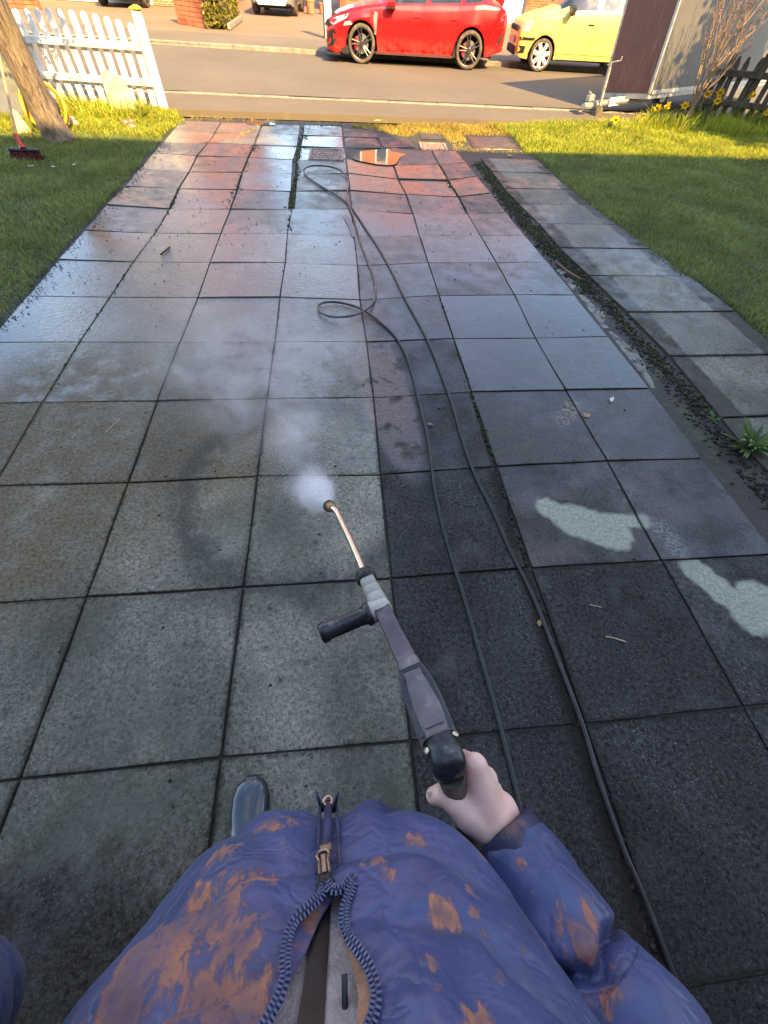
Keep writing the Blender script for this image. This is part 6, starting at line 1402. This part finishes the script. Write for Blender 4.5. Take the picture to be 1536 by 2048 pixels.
fpl = [WL - ld * .02, WL - ld * .10, EL_L.lerp(WL, .35), EL_L + Vector((-.012, -.01, -.012)), EL_L.lerp(SH_L, .35) + Vector((-.02, 0, 0)), EL_L.lerp(SH_L, .7) + Vector((-.01, 0, 0)), SH_L + Vector((.015, 0, .02)), SH_L + Vector((.10, -.01, .03))]
sleeve(fpl, [(0, .040), (.06, .048), (.3, .056), (.5, .064), (.75, .076), (.88, .088), (1, .050)], [.0, .10, .21, .32, .42, .55, .7], 'sleeve', 5)
fx = (D(1068, 1760, .482) - C0).normalized()
def cuff(c, ax_, r, name):
    q = MB(); q.lathe([(r * .86, -.012), (r * .97, -.016), (r * 1.0, -.010), (r * 1.02, .004), (r * 1.03, .012), (r * .93, .015)], c, ax_, 30); return PB(q, name, M_NAVY, jk)
cf = cuff(C0 + fx * .002, fx, .0455, 'cuff'); cuff(fpl[0], -ld, .044, 'cuff')
vd = (C0 - CAM_LOC).normalized(); s = fx.cross(vd).normalized(); q = MB(); rows = []
for i in range(12):
    a = lerp(-.2, 1.75, i / 11); dr = (-vd * math.cos(a) - s * math.sin(a)); rows.append([C0 + dr * .0485 - fx * .011, C0 + dr * .0505 + fx * 0, C0 + dr * .0485 + fx * .012])
q.grid(rows); o = PB(q, 'cuff_tab', M_NAVY, cf)
# trousers and wellington boots
M_TROUS = simple('dark_trousers', (.03, .032, .04), .85, .3, 12, .4, 70)
q = MB(); q.tube(smooth_path([(1.597, -.41, .94), (1.597, -.41, .86), (1.597, -.42, .78)], 4), [.150, .155, .150], 24)
for h, k, a in ((HIPL, KNL, ANL), (HIPR, KNR, ANR)): q.tube(smooth_path([h + Vector((0, 0, .04)), h.lerp(k, .5), k, k.lerp(a, .35), k.lerp(a, .6)], 6), [.098, .088, .070, .064, .060], 20)
tr_ = PB(q, 'trousers', M_TROUS); md = tr_.modifiers.new('r', 'REMESH'); md.mode = 'VOXEL'; md.voxel_size = .012; md.use_smooth_shade = True; md = tr_.modifiers.new('s', 'SMOOTH'); md.iterations = 3
M_BOOT = simple('blue_grey_rubber_boot', (.030, .042, .058), .22, .2, 9, .06, 60, dirt=((.22, .23, .22), .2, 16), coat=.4); M_SOLE = simple('boot_sole', (.02, .02, .02), .7)
def boot(an, toe_dir, kn):
    toe_dir = Vector(toe_dir).normalized(); sx_ = Vector((toe_dir.y, -toe_dir.x, 0)); q = MB(); rows = []
    heel = Vector((an.x, an.y, 0)) - toe_dir * .065
    for f, w, h in ((-.0, .020, .05), (.012, .034, .075), (.04, .040, .10), (.09, .040, .105), (.13, .040, .098), (.17, .046, .078), (.21, .0505, .066), (.245, .049, .058), (.268, .042, .050), (.285, .028, .040), (.292, .010, .028)):
        c = heel + toe_dir * f; row = []
        for k in range(18):
            a = 2 * math.pi * k / 18; ca, sa = math.cos(a), math.sin(a); row.append(c + sx_ * w * math.copysign(abs(ca) ** .85, ca) + Vector((0, 0, .016 + (h - .016) * (.5 + .5 * math.copysign(abs(sa) ** .75, sa)))))
        rows.append(row)
    q.grid(rows, True); q.f.append(list(range(18))); q.f.append([10 * 18 + k for k in range(18)][::-1])
    top = an + (kn - an) * .62; q.tube(smooth_path([an + Vector((0, 0, -.035)), an + Vector((0, 0, .03)), an.lerp(kn, .35), top], 5), [.052, .050, .062, .070], 20)
    b_ = PB(q, 'boot', M_BOOT); sl_ = MB(); out = [heel + toe_dir * f + sx_ * w * s for s, seq in ((1, 1), (-1, -1)) for f, w in (((0, .026), (.04, .043), (.09, .042), (.13, .042), (.19, .052), (.24, .052), (.275, .040), (.297, .012))[::seq])]
    n_ = len(out); sl_.add(out + [p + Vector((0, 0, .018)) for p in out], [tuple(range(n_))[::-1], tuple(range(n_, 2 * n_))] + [(i, (i + 1) % n_, n_ + (i + 1) % n_, n_ + i) for i in range(n_)]); PB(sl_, 'sole', M_SOLE, b_, False)
boot(ANL, (-.05, 1, 0), KNL); boot(ANR, (.12, 1, 0), KNR)

# ------------------------------------------------------------------ spray and drifting steam
def vol_mat(name, dens_fn, col=(.95, .95, .96)):
    b = NB(name); v = b.n('VolumePrincipled'); b.set(v, 'Color', col); b.set(v, 'Anisotropy', .1); b.set(v, 'Density', dens_fn(b)); b.t.links.new(v.outputs[0], b.out.inputs['Volume']); return b.m
IMP = G(585, 940); JET = (IMP - NOZ); JL = JET.length; JD = JET.normalized()
def cone_density(b):
    P = b.pos(); d = b.n('VectorMath'); d.operation = 'SUBTRACT'; b.set(d, 0, P); b.set(d, 1, tuple(NOZ)); al = b.n('VectorMath'); al.operation = 'DOT_PRODUCT'; b.set(al, 0, d.outputs[0]); b.set(al, 1, tuple(JD)); t = al.outputs['Value']
    le = b.n('VectorMath'); le.operation = 'LENGTH'; b.set(le, 0, d.outputs[0]); l = le.outputs['Value']; perp = b.math('SQRT', b.math('MAXIMUM', b.math('SUBTRACT', b.math('MULTIPLY', l, l), b.math('MULTIPLY', t, t)), 0.0))
    rad = b.math('ADD', b.math('MULTIPLY', t, .26), .006); n = b.noise(P, 16, 4, .6); f = b.math('DIVIDE', perp, rad); f = b.mr(b.math('ADD', f, b.math('MULTIPLY', b.math('SUBTRACT', n, .5), 1.1)), .35, 1.0, 1.0, 0.0, True)
    fall = b.mr(t, 0, .35, 110.0, 9.0); end = b.mr(t, .10, .48, 1, 0, True); return b.math('MULTIPLY', b.math('MULTIPLY', f, fall), b.math('MULTIPLY', end, b.mr(t, .0, .02, 0, 1)))
m = MB(); m.lathe([(.012, .002), (.20, .42), (.24, .66), (.05, .70)], NOZ, JD, 20); sp_o = m.build('water_spray', vol_mat('spray_droplets', cone_density)); tag(sp_o, 'white fan of water spray leaving the lance nozzle', 'water spray', None, 'stuff')
def steam_density(b):
    P = b.pos(); n = b.noise(b.scale(P, (1, 1, 1.3)), 5.2, 6, .62, .8); big = b.noise(P, 2.1, 3, .5)
    def bl(c, r):
        m_ = b.n('Mapping'); m_.vector_type = 'TEXTURE'; b.set(m_, 'Vector', P); b.set(m_, 'Location', tuple(c)); b.set(m_, 'Scale', r); l = b.n('VectorMath'); l.operation = 'LENGTH'; b.set(l, 0, m_.outputs[0]); return b.mr(l.outputs['Value'], .15, 1.0, 1, 0, True)
    a = bl(G(588, 900, .14), (.17, .40, .32)); c = bl(G(520, 780, .25), (.42, .50, .30)); d = bl(G(450, 700, .28), (.55, .55, .28)); e = bl(G(650, 690, .2), (.40, .5, .25)); f = bl(G(350, 740, .2), (.40, .35, .22))
    s = b.math('ADD', b.math('ADD', b.math('MULTIPLY', a, 2.4), c), b.math('ADD', b.math('MULTIPLY', d, .6), b.math('ADD', b.math('MULTIPLY', e, .45), b.math('MULTIPLY', f, .45))))
    return b.math('MULTIPLY', b.math('MULTIPLY', s, b.mr(n, .40, .76, 0, 1, True)), 3.2)
m = MB(); m.box((1.0, 1.75, .36), (2.3, 2.6, .70)); stm = m.build('drifting_steam', vol_mat('thin_steam', steam_density)); tag(stm, 'thin white steam drifting over the washed slabs', 'steam', None, 'stuff')

# droplets thrown up where the jet lands
M_DROP = simple('water_droplet', (.75, .78, .80), .1, .05, 30)
nd_ = 900; tt_ = rng.random(nd_) ** .7 * .42; an_ = rng.uniform(0, 6.283, nd_); rr_ = tt_ * .30 * np.sqrt(rng.random(nd_)) + .004; U1 = JD.orthogonal().normalized(); U2 = JD.cross(U1)
Pd = np.array(NOZ)[None] + np.outer(tt_, np.array(JD)) + np.outer(rr_ * np.cos(an_), np.array(U1)) + np.outer(rr_ * np.sin(an_), np.array(U2))
ns_ = 500; a2 = rng.uniform(0, 6.283, ns_); r2 = np.abs(rng.normal(0, .20, ns_)); Ps = np.c_[IMP.x - .05 + r2 * np.cos(a2), IMP.y + .05 + r2 * np.sin(a2), np.abs(rng.normal(.02, .05, ns_)) + .004]
Pa = np.concatenate([Pd, Ps]); Pa = Pa[Pa[:, 2] > .004]; sz = rng.uniform(.0006, .0019, len(Pa)); Vd = OC[None] * sz[:, None, None] * np.array([1, 1, 1.6])[None, None, :] + Pa[:, None, :]
tag(npmesh('water_droplets', Vd.reshape(-1, 3), (np.arange(len(Pa))[:, None, None] * 6 + OF[None]).reshape(-1, 3), M_DROP), 'tiny water droplets splashing round the jet', 'droplets', None, 'stuff')
